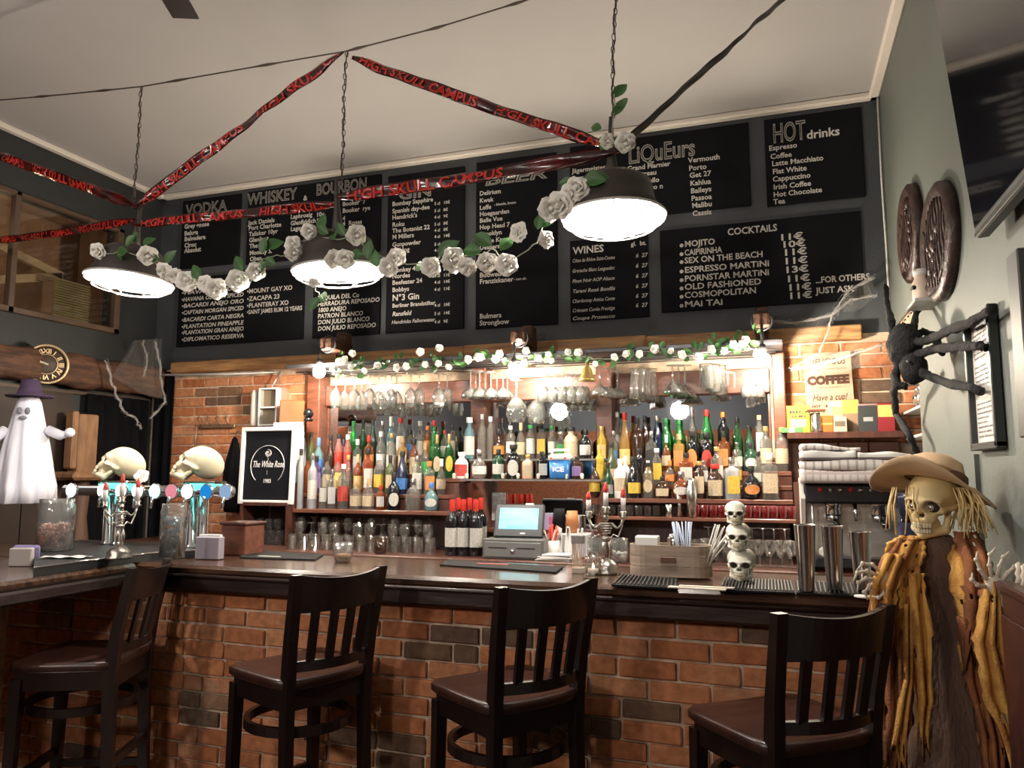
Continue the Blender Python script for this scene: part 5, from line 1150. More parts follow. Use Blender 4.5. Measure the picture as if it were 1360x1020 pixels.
for cu, lb in ((158, 'cream skull resting on the left end of the beer taps, facing left'), (262, 'cream skull resting on the right end of the beer taps, facing left')):
    p = PY(cu, 640, 3.22); skull('skull_ornament', lb, 'skull', (p[0], 3.22, ZB+zb+.052+.078), .108, (math.radians(-34), 0, math.radians(-58)), bone, 'skulls on the beer taps', eyes=True)
p = PY(188, 632, 3.16); mb = link('tap_rose', RM[0], None, tuple(p+np.array([0, 0, .0])), (1.2, .3, .5), (.9,)*3); tag(mb, 'small cream rose lying beside the left skull on the taps', 'flower')

# candelabra ------------------------------------------------------------------
silver = mat('aged_silver', (.42, .39, .35), r=.28, m=.95, var=.35, scale=40, bump=.3)
wax = mat('candle_wax', (.70, .66, .64), r=.45); waxr = mat('red_wax', (.55, .045, .03), r=.35)
def candelabra(label, loc, rz, s=1.):
    o = thing('candelabra', label, 'candelabra', loc, rz=rz)
    MB().lathe([(.052*s, 0), (.055*s, .008), (.045*s, .018), (.050*s, .028), (.036*s, .045), (.022*s, .055), (.012*s, .062)], seg=24, fn=lambda a, z: 1+.05*math.cos(9*a)).build('base', silver, o)
    # skeleton-like stem: legs, pelvis, ribs, arms
    mb = MB(); mb.tube([(-.012, 0, .06), (-.014, -.008, .10), (-.010, 0, .135)], [.006, .007, .006], 8); mb.tube([(.012, 0, .06), (.016, -.006, .10), (.010, 0, .135)], [.006, .007, .006], 8)
    mb.ball((0, 0, .142), .018, 12, 8, sc=(1.2, .7, .7)); mb.tube([(0, 0, .14), (0, 0, .20)], .005, 8)
    for k in range(5): z = .165+k*.010; w_ = .016+.003*k; mb.tube([(w_*math.cos(a), .011*math.sin(a), z) for a in [q_*2*PI/12 for q_ in range(12)]], .0028, 5, closed=True)
    mb.ball((0, 0, .228), .014, 12, 8, sc=(.9, 1, 1.15)); mb.lathe([(.006, .24), (.020, .25), (.010, .256), (.018, .268), (.012, .275)], seg=14); mb.build('skeleton_stem', silver, o)
    for sg, nm in ((-1, 0), (1, 0)):
        mb = MB(); mb.tube([(sg*.02, 0, .205), (sg*.045, -.004, .185), (sg*.062, -.006, .20), (sg*.072, 0, .225)], [.006, .005, .005, .006], 8)
        mb.tube([(sg*.008, 0, .135), (sg*.03, 0, .16), (sg*.05, 0, .15), (sg*.068, 0, .20)], .0035, 6)
        mb.lathe([(.004, .222), (.019, .232), (.009, .238), (.015, .250), (.011, .256)], c=(sg*.072, 0, 0), seg=14); mb.build('arm', silver, o)
    for x, z0, hh in ((-.072, .252, .085), (0, .270, .105), (.072, .252, .100)):
        c = MB().lathe([(.0105, z0), (.0100, z0+hh*.66), (.009, z0+hh*.66)], c=(x, 0, 0), seg=12).build('candle', wax, o)
        mb = MB(); mb.lathe([(.0108, z0+hh*.60), (.0100, z0+hh*.75), (.0065, z0+hh*.9), (.002, z0+hh)], c=(x, 0, 0), seg=12, fn=lambda a, z: 1+.1*math.cos(4*a)); mb.build('red_tip', waxr, c)
    return o
candelabra('silver skeleton candelabra with three red-tipped candles by the wooden caddy', at(806, 762, z=1.1001), .25)
candelabra('silver skeleton candelabra seen edge-on in front of the beer taps', at(157, 742, z=ZB), 1.25, 1.0)

# round-logo sign ------------------------------------------------------------
sx_, sz_ = PY(323, 620, 4.47)[0], 1.312
sg = thing('logo_sign', 'black sign with a white round rose logo in a white frame', 'sign', (sx_, 4.47, sz_), rot=(math.radians(-2), 0, .0))
wS, hS = PY(386, 620, 4.47)[0]-sx_, .50
mb = MB(); mb.box((wS/2+.0, .012, hS/2), (wS, .02, hS)); mb.build('board', M['board_black'], sg)
mb = MB()
for c, d in (((wS/2, 0, 0), (wS+.05, .035, .028)), ((wS/2, 0, hS), (wS+.05, .035, .028)), ((-.012, 0, hS/2), (.028, .035, hS)), ((wS+.012, 0, hS/2), (.028, .035, hS))): mb.box(c, d, bv=.004)
mb.build('frame', M['white_plastic'], sg)
lg = MB(); R0 = .136; cx, cz = wS/2+.0, hS*.50
arc = [math.radians(a) for a in range(-48, 229, 6)]
lg.tube([(cx+R0*math.cos(a), -.001, cz+R0*math.sin(a)) for a in arc], .0032, 5, flat=.5)
for k in range(5): rr = .006+.0055*k; lg.tube([(cx-.0+rr*math.cos(a+k), -.001, cz+.085+rr*.85*math.sin(a+k)) for a in [q_*.5 for q_ in range(9)]], .0013, 4)
lg.tube([(cx, -.001, cz+.058), (cx+.004, -.001, cz+.035)], .0013, 4); lg.tube([(cx-.0, -.001, cz-.035), (cx, -.001, cz-.065)], .0012, 4)
text(lg, 'The White Rose', .062, lambda x, y, z: (cx-.123+x, -.0015-abs(z), cz-.012+y), shear=.35, offset=.0008, maxw=.25)
text(lg, '1983', .036, lambda x, y, z: (cx-.028+x, -.0015-abs(z), cz-.118+y), offset=.001, maxw=.058)
PEND.append((lg, 'white_logo', M['white_plastic'], sg))
wb = thing('white_board', 'plain white board leaning behind the round-logo sign', 'board', (sx_+.19, 4.57, sz_))
MB().box((.10, .0, .275), (.25, .012, .55), bv=.003).build('board', M['white_plastic'], wb)
sk = PY(384, 566, 4.66); o = thing('wooden_speaker', 'glossy orange-brown wooden speaker box on the wall above the sign', 'speaker', (sk[0], 4.70, 1.80))
MB().box((0, 0, .11), (.17, .15, .23), rz=.5, bv=.006).build('box', mat('speaker_wood', (.30, .085, .030), r=.22, coat=.4, var=.15), o); MB().box((0, .13, .10), (.03, .12, .03)).build('wall_bracket', M['dark_steel'], o)
o = thing('dome_camera', 'small glossy black dome camera at the top of the white board', 'camera', (PY(404, 553, 4.52)[0], 4.57, 1.862))
MB().ball((0, 0, .055), .036, 16, 12).build('dome', M['black_gloss'], o); MB().lathe([(.03, 0), (.032, .012), (.02, .03)], seg=16).build('foot', M['black_gloss'], o)
o.location.z = sz_+.552
gc = thing('glass_cabinet', 'small white-framed glass cabinet on the brick wall above the round-logo sign', 'cabinet', (PY(357, 560, 4.78)[0], 4.78, 1.86))
mb = MB()
for x in (-.075, .075): mb.box((x, 0, .13), (.014, .05, .28), bv=.002)
for z in (0, .13, .27): mb.box((0, 0, z), (.16, .05, .012), bv=.002)
mb.build('frame', M['white_plastic'], gc); MB().box((0, -.02, .135), (.14, .003, .26)).build('pane', M['pane'], gc); MB().box((0, .07, .135), (.16, .09, .29)).build('back', mat('cab_beige', (.35, .28, .2), r=.7), gc)
o = thing('white_scoop', 'tall white tube hanging on the brick wall above the sign', 'tube', tuple(PY(337, 566, 4.80)))
MB().lathe([(.025, 0), (.028, .02), (.028, .24), (.02, .26), (.02, .27)], seg=16).build('tube_body', mat('milk_white', (.55, .50, .44), r=.4), o); MB().box((0, .045, .2), (.02, .06, .02)).build('wall_clip', M['steel'], o)
mb = MB(); mb.tube([at(214, 498, 4.80), at(300, 497, 4.80), at(372, 494, 4.80), at(362, 514, 4.80)], .009, 8); tag(mb.build('white_pipe', M['white_plastic']), 'thin white pipe running across the top of the left brick wall', 'pipe')
hr = thing('hook_rail', 'wall-mounted coat rail with four curled hooks on the left brick wall', 'coat rack', tuple(PY(288, 566, 4.86)))
bronze = mat('bronze', (.30, .20, .13), r=.4, m=.6)
MB().box((0, 0, 0), (.34, .015, .03), bv=.004).build('rail', bronze, hr); MB().tube([(-.15, -.01, 0), (-.15, -.05, 0), (-.155, -.05, -.22)], .008, 8).build('drop_bar', bronze, hr)
for k in range(4): x = -.13+k*.085; MB().tube([(x, 0, .0), (x-.01, -.03, .03), (x-.02, -.04, .06), (x+.0, -.05, .075), (x+.01, -.04, .06)], .006, 6).build('hook', bronze, hr)
o = thing('black_apron', 'black folded apron hanging from the coat rail beside the sign', 'apron', tuple(PY(308, 680, 4.80)))
MB().lathe([(.06, 0), (.078, .05), (.085, .20), (.080, .32), (.05, .44), (.022, .54), (.008, .56)], seg=40, sy=.55, fn=lambda a, z: 1+.09*math.sin(7*a)).build('cloth', M['black_cloth'], o); MB().tube([(0, 0, .55), (0, .02, .60), (.0, .05, .60)], .004, 6).build('loop', M['steel'], o)
o = thing('red_wood_box', 'dark red wooden box beside the left tap column', 'box', at(306, 738, z=1.1001), rz=-.1)
MB().box((0, .08, .075), (.16, .14, .15), bv=.005).build('body', M['back_wood'], o); MB().box((0, .08, .158), (.175, .155, .014), bv=.004).build('lid', M['back_wood_dark'], o)

# things on the bar, left to right ----------------------------------------------
def jar(label, name, loc, r_, h_, fill_m, fill_h, seed, knob=False, cat='jar', n=70, pr=.013):
    o = thing(name, label, cat, loc)
    MB().lathe([(0, .002), (r_, .002), (r_, h_*.86), (r_*.9, h_*.94), (r_*.92, h_), (r_*.88, h_), (r_*.86, h_*.94), (r_-.003, h_*.86), (r_-.003, .006), (0, .006)], seg=26).build('glass_body', M['glass'], o)
    r = random.Random(seed); mb = MB()
    for _ in range(n):
        a, q_, z = r.random()*2*PI, r_*.88*math.sqrt(r.random()), .01+r.random()*fill_h; R = Euler((r.random()*3, r.random()*3, r.random()*3)).to_matrix()
        mb.box((q_*math.cos(a)*.9, q_*math.sin(a)*.9, z), (pr*2, pr*1.6, pr*1.4), R=R, bv=pr*.3)
    f = mb.build('filling', fill_m, o); f['kind'] = 'stuff'
    return o
jar('big glass jar half full of pink sweets at the left end', 'sweet_jar', at(72, 731, z=1.1365), .085, .25, mat('sweets_pink', (.75, .42, .36), r=.4, var=.3, scale=30), .12, 3, n=230, pr=.008)
jar('glass jug full of ice between the two tap columns', 'ice_jar', at(228, 741, z=ZB), .055, .24, thin('ice', (.85, .88, .92), .4, .05, .3, (.6, .65, .72)), .17, 4, n=130, pr=.009)
o = thing('card_holder', 'lilac-grey card holder in front of the right tap column', 'holder', at(273, 744, z=1.1001), rz=.12); MB().box((0, .03, .055), (.125, .05, .105), bv=.003).build('case', mat('lilac_grey', (.28, .25, .30), r=.5), o); MB().box((0, .035, .112), (.112, .02, .012)).build('cards', M['white_plastic'], o)
o = thing('napkin_stand', 'grey framed napkin stand at the far left of the bar return', 'napkin holder', at(28, 752, z=1.1001), rz=.3); MB().box((0, 0, .04), (.10, .03, .08), bv=.004).build('frame', mat('stand_grey', (.38, .34, .32), r=.5), o); MB().box((.0, .03, .045), (.12, .03, .09), bv=.01).build('napkins', mat('napkin_violet', (.14, .12, .24), r=.8), o)
o = thing('paper_sheet', 'crumpled white paper sheet lying below the sweet jar', 'paper', at(88, 741, z=1.1375), rz=.3); MB().grid(lambda u, v: Vector(((u-.5)*.20, (v-.5)*.07, .004+.006*math.sin(u*7+v*3)**2)), 12, 5).build('sheet', M['white_plastic'], o)
o.children[0].modifiers.new('t', 'SOLIDIFY').thickness = .001
def glasscup(label, name, loc, r0, r1, h_, cat='glass'):
    o = thing(name, label, cat, loc); MB().lathe([(0, .001), (r0, .001), (r1, h_*.45), (r1*.96, h_), (r1*.93, h_), (r1*.96, h_*.45), (r0*.93, .010), (0, .010)], seg=28).build('glass_body', M['glass'], o); return o
o = glasscup('clear round candle glass with amber wax on the bar', 'candle_glass', at(455, 746, z=1.1001), .034, .046, .088); MB().lathe([(0, .012), (.032, .012), (.042, .034), (0, .034)], seg=24).build('wax', mat('amber_wax', (.50, .25, .12), r=.4), o)
flame = emat('flame', (1, .55, .25), 14)
o = glasscup('patterned tea light glass with a lit candle beside the candelabra', 'tealight_glass', at(788, 764, z=1.1001), .030, .034, .080); MB().lathe([(0, .011), (.022, .011), (.022, .026), (0, .026)], seg=20).build('candle', mat('tea_wax', (.8, .6, .5), r=.4, emit=.35), o); MB().lathe([(.001, .026), (.005, .032), (.003, .042), (0, .05)], seg=10).build('flame', flame, o)
mb = MB()
for k in range(12):
    a = k*PI/6
    for s_ in (-1, 1): mb.tube([(.0352*math.cos(a+s_*t_*.5), .0352*math.sin(a+s_*t_*.5), .05+.025*t_) for t_ in (0, .5, 1)], .0009, 4)
mb.build('etched_pattern', mat('etch_red', (.4, .18, .14), r=.6), o)
o = thing('stirrer_box', 'beige upright box of wooden stirrers left of the tea light', 'box', at(768, 761, z=1.1001)); MB().box((0, 0, .012), (.048, .045, .024), bv=.002).build('base', mat('box_beige', (.40, .34, .28), r=.6), o); MB().box((0, 0, .138), (.048, .045, .034), bv=.002).build('top', mat('box_grey', (.20, .18, .17), r=.6), o)
for k in range(6): MB().box((-.019+k*.0076, -.018, .07), (.004, .004, .10)).build('stick', mat('stick_wood', (.50, .38, .27), r=.7), o)

def mat_run(label, quad, ribs, z=1.1, extra=None, c=None):
    A, B, C2, D2 = [Vector((x, y, 0)) for x, y in quad]; o = thing('bar_mat', label, 'bar mat', (A.x, A.y, z+.0006))
    mb = MB(); P = [A, B, C2, D2]; mb.prism([((p-A).x, (p-A).y) for p in P], 0, .007); mb.build('rubber_base', c or M['rubber'], o)
    rb = MB()
    for k in range(ribs):
        t = (k+.5)/ribs; a = A.lerp(B, t)-A; b = D2.lerp(C2, t)-A; d = b-a; rb.box((a+b)/2+Vector((0, 0, .009)), (d.length*.88, .0035, .006), rz=math.atan2(d.y, d.x))
    if ribs: rb.build('ribs', mat('rubber_rib', (.075, .07, .065), r=.55), o)
    if extra: MB().box(extra[0], extra[1]).build('printed_strip', mat('strip_'+extra[2], LB[extra[2]] if extra[2] in LB else (.6, .5, .5), r=.5), o)
    return o
q2 = lambda u, v: tuple(PZ(u, v, 1.1)[:2])
mat_run('black rubber bar mat in front of the low glass shelf, left of the candle glass', [q2(318, 742), q2(418, 745), q2(430, 738), q2(330, 732)], 0, extra=((.12, .07, .008), (.12, .02, .002), 'white'))
mat_run('long black rubber bar mat in front of the cash register', [q2(584, 752), q2(738, 762), q2(748, 755), q2(596, 745)], 0, extra=((.22, .09, .008), (.15, .02, .002), 'red'))
mat_run('ribbed black bar mat running under the wooden caddy', [q2(812, 779), q2(900, 784), q2(900, 771), q2(826, 765)], 16)
mat_run('ribbed black bar mat beside the skull stack', [q2(955, 786), q2(1056, 790), q2(1052, 774), q2(962, 770)], 22)
mat_run('ribbed black bar mat under the steel shaker tins', [q2(1058, 790), q2(1156, 795), q2(1150, 778), q2(1056, 774)], 16)
o = thing('paper_leaflet', 'folded cream paper leaflets lying in front of the wooden caddy', 'paper', at(925, 783, z=1.1085), rz=-.05); MB().box((0, .01, .003), (.20, .035, .004)).build('sheet', mat('leaflet', (.55, .48, .40), r=.7), o); MB().box((.03, .035, .006), (.19, .03, .003), rz=.06).build('sheet', M['leaflet'], o)
o = thing('coaster', 'small white coaster at the right end of the bar', 'coaster', at(1148, 793, z=1.1085)); MB().lathe([(0, 0), (.032, 0), (.032, .004), (0, .004)], seg=20).build('disc', mat('coaster_white', (.6, .55, .5), r=.6), o)

# wooden caddy
cA, cB = PZ(838, 768, 1.1), PZ(940, 771, 1.1); cw_ = abs(cB[0]-cA[0])+.03; cd = thing('wooden_caddy', 'oval grey-brown wooden caddy holding straws and napkins', 'caddy', ((cA[0]+cB[0])/2, 3.17, 1.109), rz=.06)
def stad(w_, d_, n=10):
    r_ = d_/2; P = []
    for i in range(n+1): a = -PI/2+PI*i/n; P.append((w_/2-r_+r_*math.cos(a), r_*math.sin(a)))
    for i in range(n+1): a = PI/2+PI*i/n; P.append((-w_/2+r_+r_*math.cos(a), r_*math.sin(a)))
    return P
cadm = mat('caddy_wood', (.33, .25, .19), r=.65, var=.25, scale=5, stretch=(1, 1, 9))
def stadwall(w_, d_, z0, z1, th=.008):
    A = stad(w_, d_); B = stad(w_-2*th, d_-2*th); n = len(A); mb = MB(); vs = [(x, y, z0) for x, y in A]+[(x, y, z1) for x, y in A]+[(x, y, z1) for x, y in B]+[(x, y, z0) for x, y in B]
    mb.add(vs, [(k*n+i, k*n+(i+1) % n, ((k+1) % 4)*n+(i+1) % n, ((k+1) % 4)*n+i) for k in range(4) for i in range(n)]); return mb
for k in range(3): stadwall(cw_, .135, k*.041, k*.041+.039).build('plank', cadm, cd)
MB().prism(stad(cw_-.004, .13), 0, .008).build('bottom', cadm, cd)
mb = MB(); mb.box((-.0, -.0, .075), (.012, .12, .15)); mb.build('divider', cadm, cd)
MB().box((-.005, -.070, .066), (.06, .004, .022), bv=.001).build('nameplate', mat('plate_brown', (.12, .05, .03), r=.5), cd)
cadx = cd.location.x
def loose(name, label, cat, x, y, z, fn): o = thing(name, label, cat, (cadx+x, 3.17+y, 1.118+z)); fn(o); return o
loose('napkin_stack', 'stack of white paper napkins in the left half of the wooden caddy', 'napkins', -.09, .0, 0, lambda o: [MB().box((0, -.03+k*.009, .07), (.09, .006, .14+.004*(k % 3)), bv=.001).build('napkin', M['white_plastic'], o) for k in range(7)])
loose('steel_shaker', 'small steel sprinkler standing in the middle of the wooden caddy', 'shaker', .015, -.012, 0, lambda o: (MB().lathe([(.022, 0), (.022, .12), (.018, .135)], seg=18).build('body', M['steel'], o), MB().ball((0, 0, .14), .019, 14, 8).build('cap', M['chrome'], o)))
strawm = mat('straw_white', (.62, .60, .56), r=.4); strawb = mat('straw_blue', (.45, .52, .66), r=.4)
ns_ = 0
for grp, x0, n, lean, m_ in (('pale blue straws', .062, 12, -.12, strawb), ('striped paper straws', .122, 11, .42, strawm)):
    r = random.Random(len(grp))
    for k in range(n):
        a = lean+r.uniform(-.16, .28); b = r.uniform(-.2, .15); L = .20
        o = thing('drinking_straw', '%s straw in the wooden caddy, %s of its bundle from the left' % ('pale blue' if m_ is strawb else 'striped white', ORD[k]), 'straw', (cadx+x0+(k-n/2)*.0038, 3.165+r.uniform(-.03, .03), 1.122), rot=(-b*.5, a, 0), group=grp)
        link('straw_tube', BM.setdefault(('straw', m_.name), MB().lathe([(.0026, 0), (.0026, L)], seg=7).build('straw_tube', m_, mesh_only=True)), o)

# skull stack
base = PZ(984, 774, 1.1085); z = 1.1085+.062
for k, (s, nm) in enumerate(((.076, 'bottom'), (.066, 'middle'), (.056, 'top'))):
    o = skull('skull_ornament', 'small white skull, %s of the stack of three on the bar' % nm, 'skull', (base[0]-.008*k, 3.12, z+.0), s, (0, 0, math.radians(-4+k*3)), bonew, 'stacked white skulls'); o.scale = (1, 1, .78)
    if k < 2: z += (.78*1.02*s+.78*1.05*(.066, .056)[k])*.90
# steel tins
tin = mat('tin_steel', (.72, .69, .66), r=.16, m=1., var=.12, scale=3, stretch=(9, 9, .3))
for k, (u, v, h_, w_) in enumerate(((1072, 786, .225, 1), (1109, 785, .22, 1), (1146, 785, .20, 1))):
    p = PZ(u, v, 1.1085); o = thing('shaker_tin', 'tall open steel shaker tin, %s on the ribbed bar mat' % ['leftmost', 'middle', 'rightmost'][k], 'shaker', (p[0], p[1]+(.05 if k == 3 else 0), 1.1085+.0012), group='steel shaker tins')
    MB().lathe([(0, .001), (.024*w_, .001), (.025*w_, .006), (.036*w_, h_), (.0375*w_, h_+.002), (.035*w_, h_), (.023*w_, .008), (0, .008)], seg=32).build('body', tin, o)

# behind the bar: register, wine, cups ------------------------------------------------
x0, x1 = PY(641, 720, 4.2)[0], PY(722, 720, 4.2)[0]
rg = thing('cash_register', 'grey cash drawer with a tilted touch screen terminal on top', 'cash register', ((x0+x1)/2, 4.37, 1.026)); W2 = x1-x0
rgm = mat('register_grey', (.11, .11, .105), r=.5); MB().box((0, 0, .055), (W2, .34, .11), bv=.004).build('drawer_case', rgm, rg)
d = MB().box((0, -.172, .052), (W2*.92, .008, .085), bv=.003).build('drawer', mat('drawer_front', (.15, .15, .145), r=.45), rg)
MB().lathe([(0, 0), (.012, 0), (.012, .006), (0, .006)], c=(0, -.177, .045), seg=16, R=RB).build('lock', M['steel'], d)
for xx in (-.09, .08): MB().box((xx, -.177, .062), (.11, .003, .006)).build('slot', M['black_paint'], d)
tr = thing('terminal', None, None, (-.005, -.06, .115), rot=(math.radians(-18), 0, .06)); tr.parent = rg
MB().box((0, 0, .095), (.30, .03, .20), bv=.008).build('housing', mat('terminal_dark', (.025, .027, .03), r=.35), tr)
s_ = mat('screen_blue', (.10, .55, .80), r=.3, emit=.55, col2=(.25, .75, .85), scale=9, stretch=(.6, 1, 3), ramp=(.3, .7)); MB().box((0, -.0165, .105), (.235, .002, .125)).build('screen', s_, tr)
MB().box((.03, -.017, .018), (.03, .003, .008)).build('maker_badge', M['white_plastic'], tr); MB().box((.06, -.017, .192), (.05, .003, .012)).build('sticker', M['white_plastic'], tr)
MB().box((0, .04, .05), (.12, .08, .10), bv=.01).build('foot', M['terminal_dark'], tr)
wl = [(601, 4.28, 'white'), (616, 4.30, 'white'), (632, 4.30, 'white'), (609, 4.40, 'cream'), (624, 4.42, 'cream'), (639, 4.40, 'white')]
for k, (u, y, lb) in enumerate(wl):
    p = PY(u, 700, y); o = bottle(u, 664-(k > 2)*2, 19 if k < 3 else 17, 'wine', 'black', lb, 'red', y, 1.0255, 'dark wine bottle with a red capsule, %s of the %s three left of the register' % (ORD[k % 3], 'front' if k < 3 else 'back'), 'wine bottles beside the register', oval=False)
o = thing('white_sugar_pot', 'small white rounded pot with a spoon in front of the wine bottles', 'pot', at(634, 731, z=1.0255)); MB().lathe([(.025, 0), (.035, .015), (.034, .04), (.022, .06), (.012, .065)], seg=18).build('pot', M['white_plastic'], o); MB().tube([(0, 0, .05), (.004, -.005, .12)], .003, 6).build('spoon', M['steel'], o)
def cup(label, u, y, z, r0, r1, h_, m_, up=True):
    p = PY(u, 700, y); o = thing('cup', label, 'cup', (p[0], y, z)); pr_ = [(0, .001), (r0, .001), (r1, h_), (r1*.94, h_), (r0*.9, .006), (0, .006)]
    MB().lathe(pr_ if up else [(r, h_-q_) for r, q_ in reversed(pr_)], seg=24).build('body', m_, o); return o
cup('white cup holding red and wooden stirrers right of the register', 732, 4.34, 1.0255, .045, .05, .10, M['white_plastic'])
r = random.Random(3); o = thing('stirrer_bunch', 'bunch of red and wooden stirrers standing in the white cup', 'stirrers', (PY(732, 700, 4.34)[0], 4.34, 1.033))
for k in range(12): MB().tube([(r.uniform(-.02, .02), r.uniform(-.02, .02), 0), (r.uniform(-.045, .045), r.uniform(-.03, .03), r.uniform(.14, .19))], .0045, 6).build('stirrer', [CPM['red'], M['stick_wood'], CPM['red']][k % 3], o)
for k in range(5): tag(cup('black paper cup %s in the upturned stack right of the register' % ['lowest', 'second', 'third', 'fourth', 'topmost'][k], 743, 4.45, 1.165+k*.012, .031, .043, .09, M['rubber'] if k else CPM['black'], False), group='upturned black cups')
o = thing('cup_crate', 'white plastic crate of papers carrying the cup stacks', 'crate', (PY(757, 700, 4.45)[0], 4.45, 1.0255)); MB().box((0, 0, .068), (.24, .16, .136), bv=.006).build('body', mat('crate_white', (.55, .55, .58), r=.5), o)
for k in range(4): cup('orange-brown paper cup %s in the upturned stack' % ['lowest', 'second', 'third', 'topmost'][k], 760, 4.45, 1.165+k*.012, .031, .042, .09, mat('cup_brown', (.50, .20, .08), r=.5), False)
for k in range(8):
    o = thing('straw_pack', 'white wrapped straw pack standing before the cup stacks, %s from the left' % ORD[k], 'straws', (PY(742+k*3.6, 700, 4.33)[0], 4.34, 1.0255), rot=(0, r.uniform(-.15, .15), 0), group='white straw packs'); MB().box((0, 0, .085), (.012, .008, .17+.01*(k % 3)), bv=.002).build('wrapper', M['white_plastic'], o)
o = thing('napkin_pile', 'untidy pile of white napkins on the rear counter right of the register', 'napkins', (PY(738, 730, 4.24)[0], 4.245, 1.0255), rz=.1)
for k in range(6): MB().box((r.uniform(-.01, .01), r.uniform(-.008, .008), .003+k*.006), (.20-.01*k, .12, .005), rz=r.uniform(-.12, .12), bv=.001).build('napkin', M['white_plastic'], o)
o = thing('lilac_tray', 'lilac cardboard tray on the low shelf under the glass shelf', 'tray', (PY(712, 655, 4.79)[0], 4.79, 1.1505)); MB().box((0, 0, .05), (.24, .07, .10), bv=.003).build('tray', mat('lilac', (.42, .34, .55), r=.6), o); MB().box((.12, -.01, .06), (.05, .06, .05), bv=.003).build('pink_packet', mat('pinkpk', (.5, .1, .22), r=.5), o)
o = thing('white_carton', 'white carton with a dark print on the low shelf behind the cups', 'box', (PY(757, 655, 4.79)[0], 4.79, 1.1505)); MB().box((0, 0, .045), (.14, .07, .09), bv=.003).build('carton', M['white_plastic'], o); MB().box((.03, -.036, .05), (.03, .002, .02)).build('print', M['ink'], o)
o = thing('paper_notes', 'papers with printed sketches taped to the low mirror', 'paper', (PY(640, 668, 4.83)[0], 4.835, 1.22)); MB().box((0, 0, .08), (.10, .003, .16)).build('sheet', M['white_plastic'], o); MB().box((.12, 0, .07), (.10, .003, .18)).build('sheet', mat('note_grey', (.4, .4, .42), r=.7, col2=(.75, .75, .75), scale=30), o)
o = thing('black_tray', 'flat black tray in front of the wine bottles', 'tray', at(598, 729, z=1.0255)); MB().box((0, 0, .006), (.16, .07, .012), bv=.003).build('tray', M['black_paint'], o)
# jiggers and tall tins on the ledge
for k, (u, z, rr, hh, y) in enumerate(((889, 1.262, .022, .07, 4.49), (903, 1.262, .020, .14, 4.50), (920, 1.262, .034, .22, 4.49))):
    o = thing('steel_jigger' if k < 2 else 'steel_shaker', ['small two-ended steel jigger on the ledge of the right bay', 'tall narrow steel jigger beside the tall shaker', 'tall steel cocktail shaker on the ledge of the right bay'][k], 'jigger' if k < 2 else 'shaker', (PY(u, 690, y)[0], y, z))
    MB().lathe([(0, 0), (rr, 0), (rr*.55, hh*.45), (rr, hh), (rr*.9, hh), (rr*.5, hh*.5)] if k < 2 else [(0, 0), (rr*.75, 0), (rr, hh*.55), (rr*.95, hh*.72), (rr*.55, hh*.9), (rr*.5, hh), (0, hh)], seg=22).build('body', M['steel'], o)
jar('clear glass jar of coasters behind the candelabra', 'storage_jar', (PY(822, 700, 4.25)[0], 4.25, 1.0255), .055, .13, M['white_plastic'], .05, 8, n=14)
jar('second clear glass jar behind the candelabra, left of the first', 'storage_jar', (PY(793, 700, 4.25)[0], 4.25, 1.0255), .055, .13, M['back_wood'], .04, 9, n=12)

# small skull ornaments along the glass shelf
for k, u in enumerate((603, 620, 668, 688, 715, 737, 752, 773)):
    skull('skull_ornament', 'tiny white skull on the glass shelf edge, %s from the left' % ORD[k], 'skull', (PY(u, 632, 4.486)[0], 4.486, 1.4755+.0175), .0165, (0, 0, .3), bonew, 'tiny skulls on the glass shelf', eyes=False)

# ------------------------------------------------------------------ espresso machine with towels
ex0, ex1, ey, ez = .125, .60, 4.16, 1.0255
em = thing('espresso_machine', 'steel two-group espresso machine under folded tea towels', 'espresso machine', ((ex0+ex1)/2, ey+.20, ez)); w2 = (ex1-ex0)/2
stm = mat('brushed_steel', (.62, .59, .55), r=.32, m=.8, var=.1, scale=3, stretch=(1, 1, 20)); whp = mat('panel_ivory', (.70, .66, .60), r=.35)
MB().box((0, .06, .24), (2*w2, .28, .40), bv=.012).build('body', stm, em); MB().box((0, -.04, .385), (2*w2, .32, .10), bv=.012).build('head_unit', mat('head_dark', (.035, .035, .04), r=.3, m=.4), em)
for s_ in (-1, 1): MB().prism([(-.20, .02), (.19, .02), (.19, .46), (-.16, .46), (-.20, .36), (-.10, .20), (-.16, .08)], -.010, .010, R=Matrix(((0, 0, 1), (1, 0, 0), (0, 1, 0))), c=(s_*(w2+.004), 0, 0)).build('side_panel', whp, em)
MB().box((0, -.09, .045), (2*w2-.03, .20, .05), bv=.006).build('drip_tray', mat('tray_dark', (.04, .04, .045), r=.35, m=.5), em)
for k in range(8): MB().lathe([(0, 0), (.011, 0), (.012, .008), (0, .010)], c=(-.16+k*.046, -.203, .405), seg=14, R=RB).build('button', M['steel'] if k % 3 else CPM['red'], em)
for x in (-.10, .11):
    g_ = MB().lathe([(.036, 0), (.040, .01), (.040, .045), (.048, .05), (.048, .07)], c=(x, -.115, .275), seg=22).build('group_head', M['chrome'], em)
    MB().lathe([(.028, 0), (.038, .008), (.040, .035)], c=(x, -.115, .245), seg=22).build('portafilter', M['steel'], g_); MB().tube([(x, -.14, .262), (x, -.20, .255), (x+.01, -.27, .235)], [.010, .012, .014], 10).build('handle', M['black_gloss'], g_)
for x in (-.20, .20): MB().tube([(x, -.15, .36), (x, -.20, .32), (x, -.20, .12), (x+.01, -.21, .06)], [.009, .006, .005, .006], 8).build('steam_wand', M['chrome'], em)
MB().tube([(.0, -.13, .35), (0, -.17, .30), (0, -.17, .25)], .010, 8).build('water_spout', M['chrome'], em)
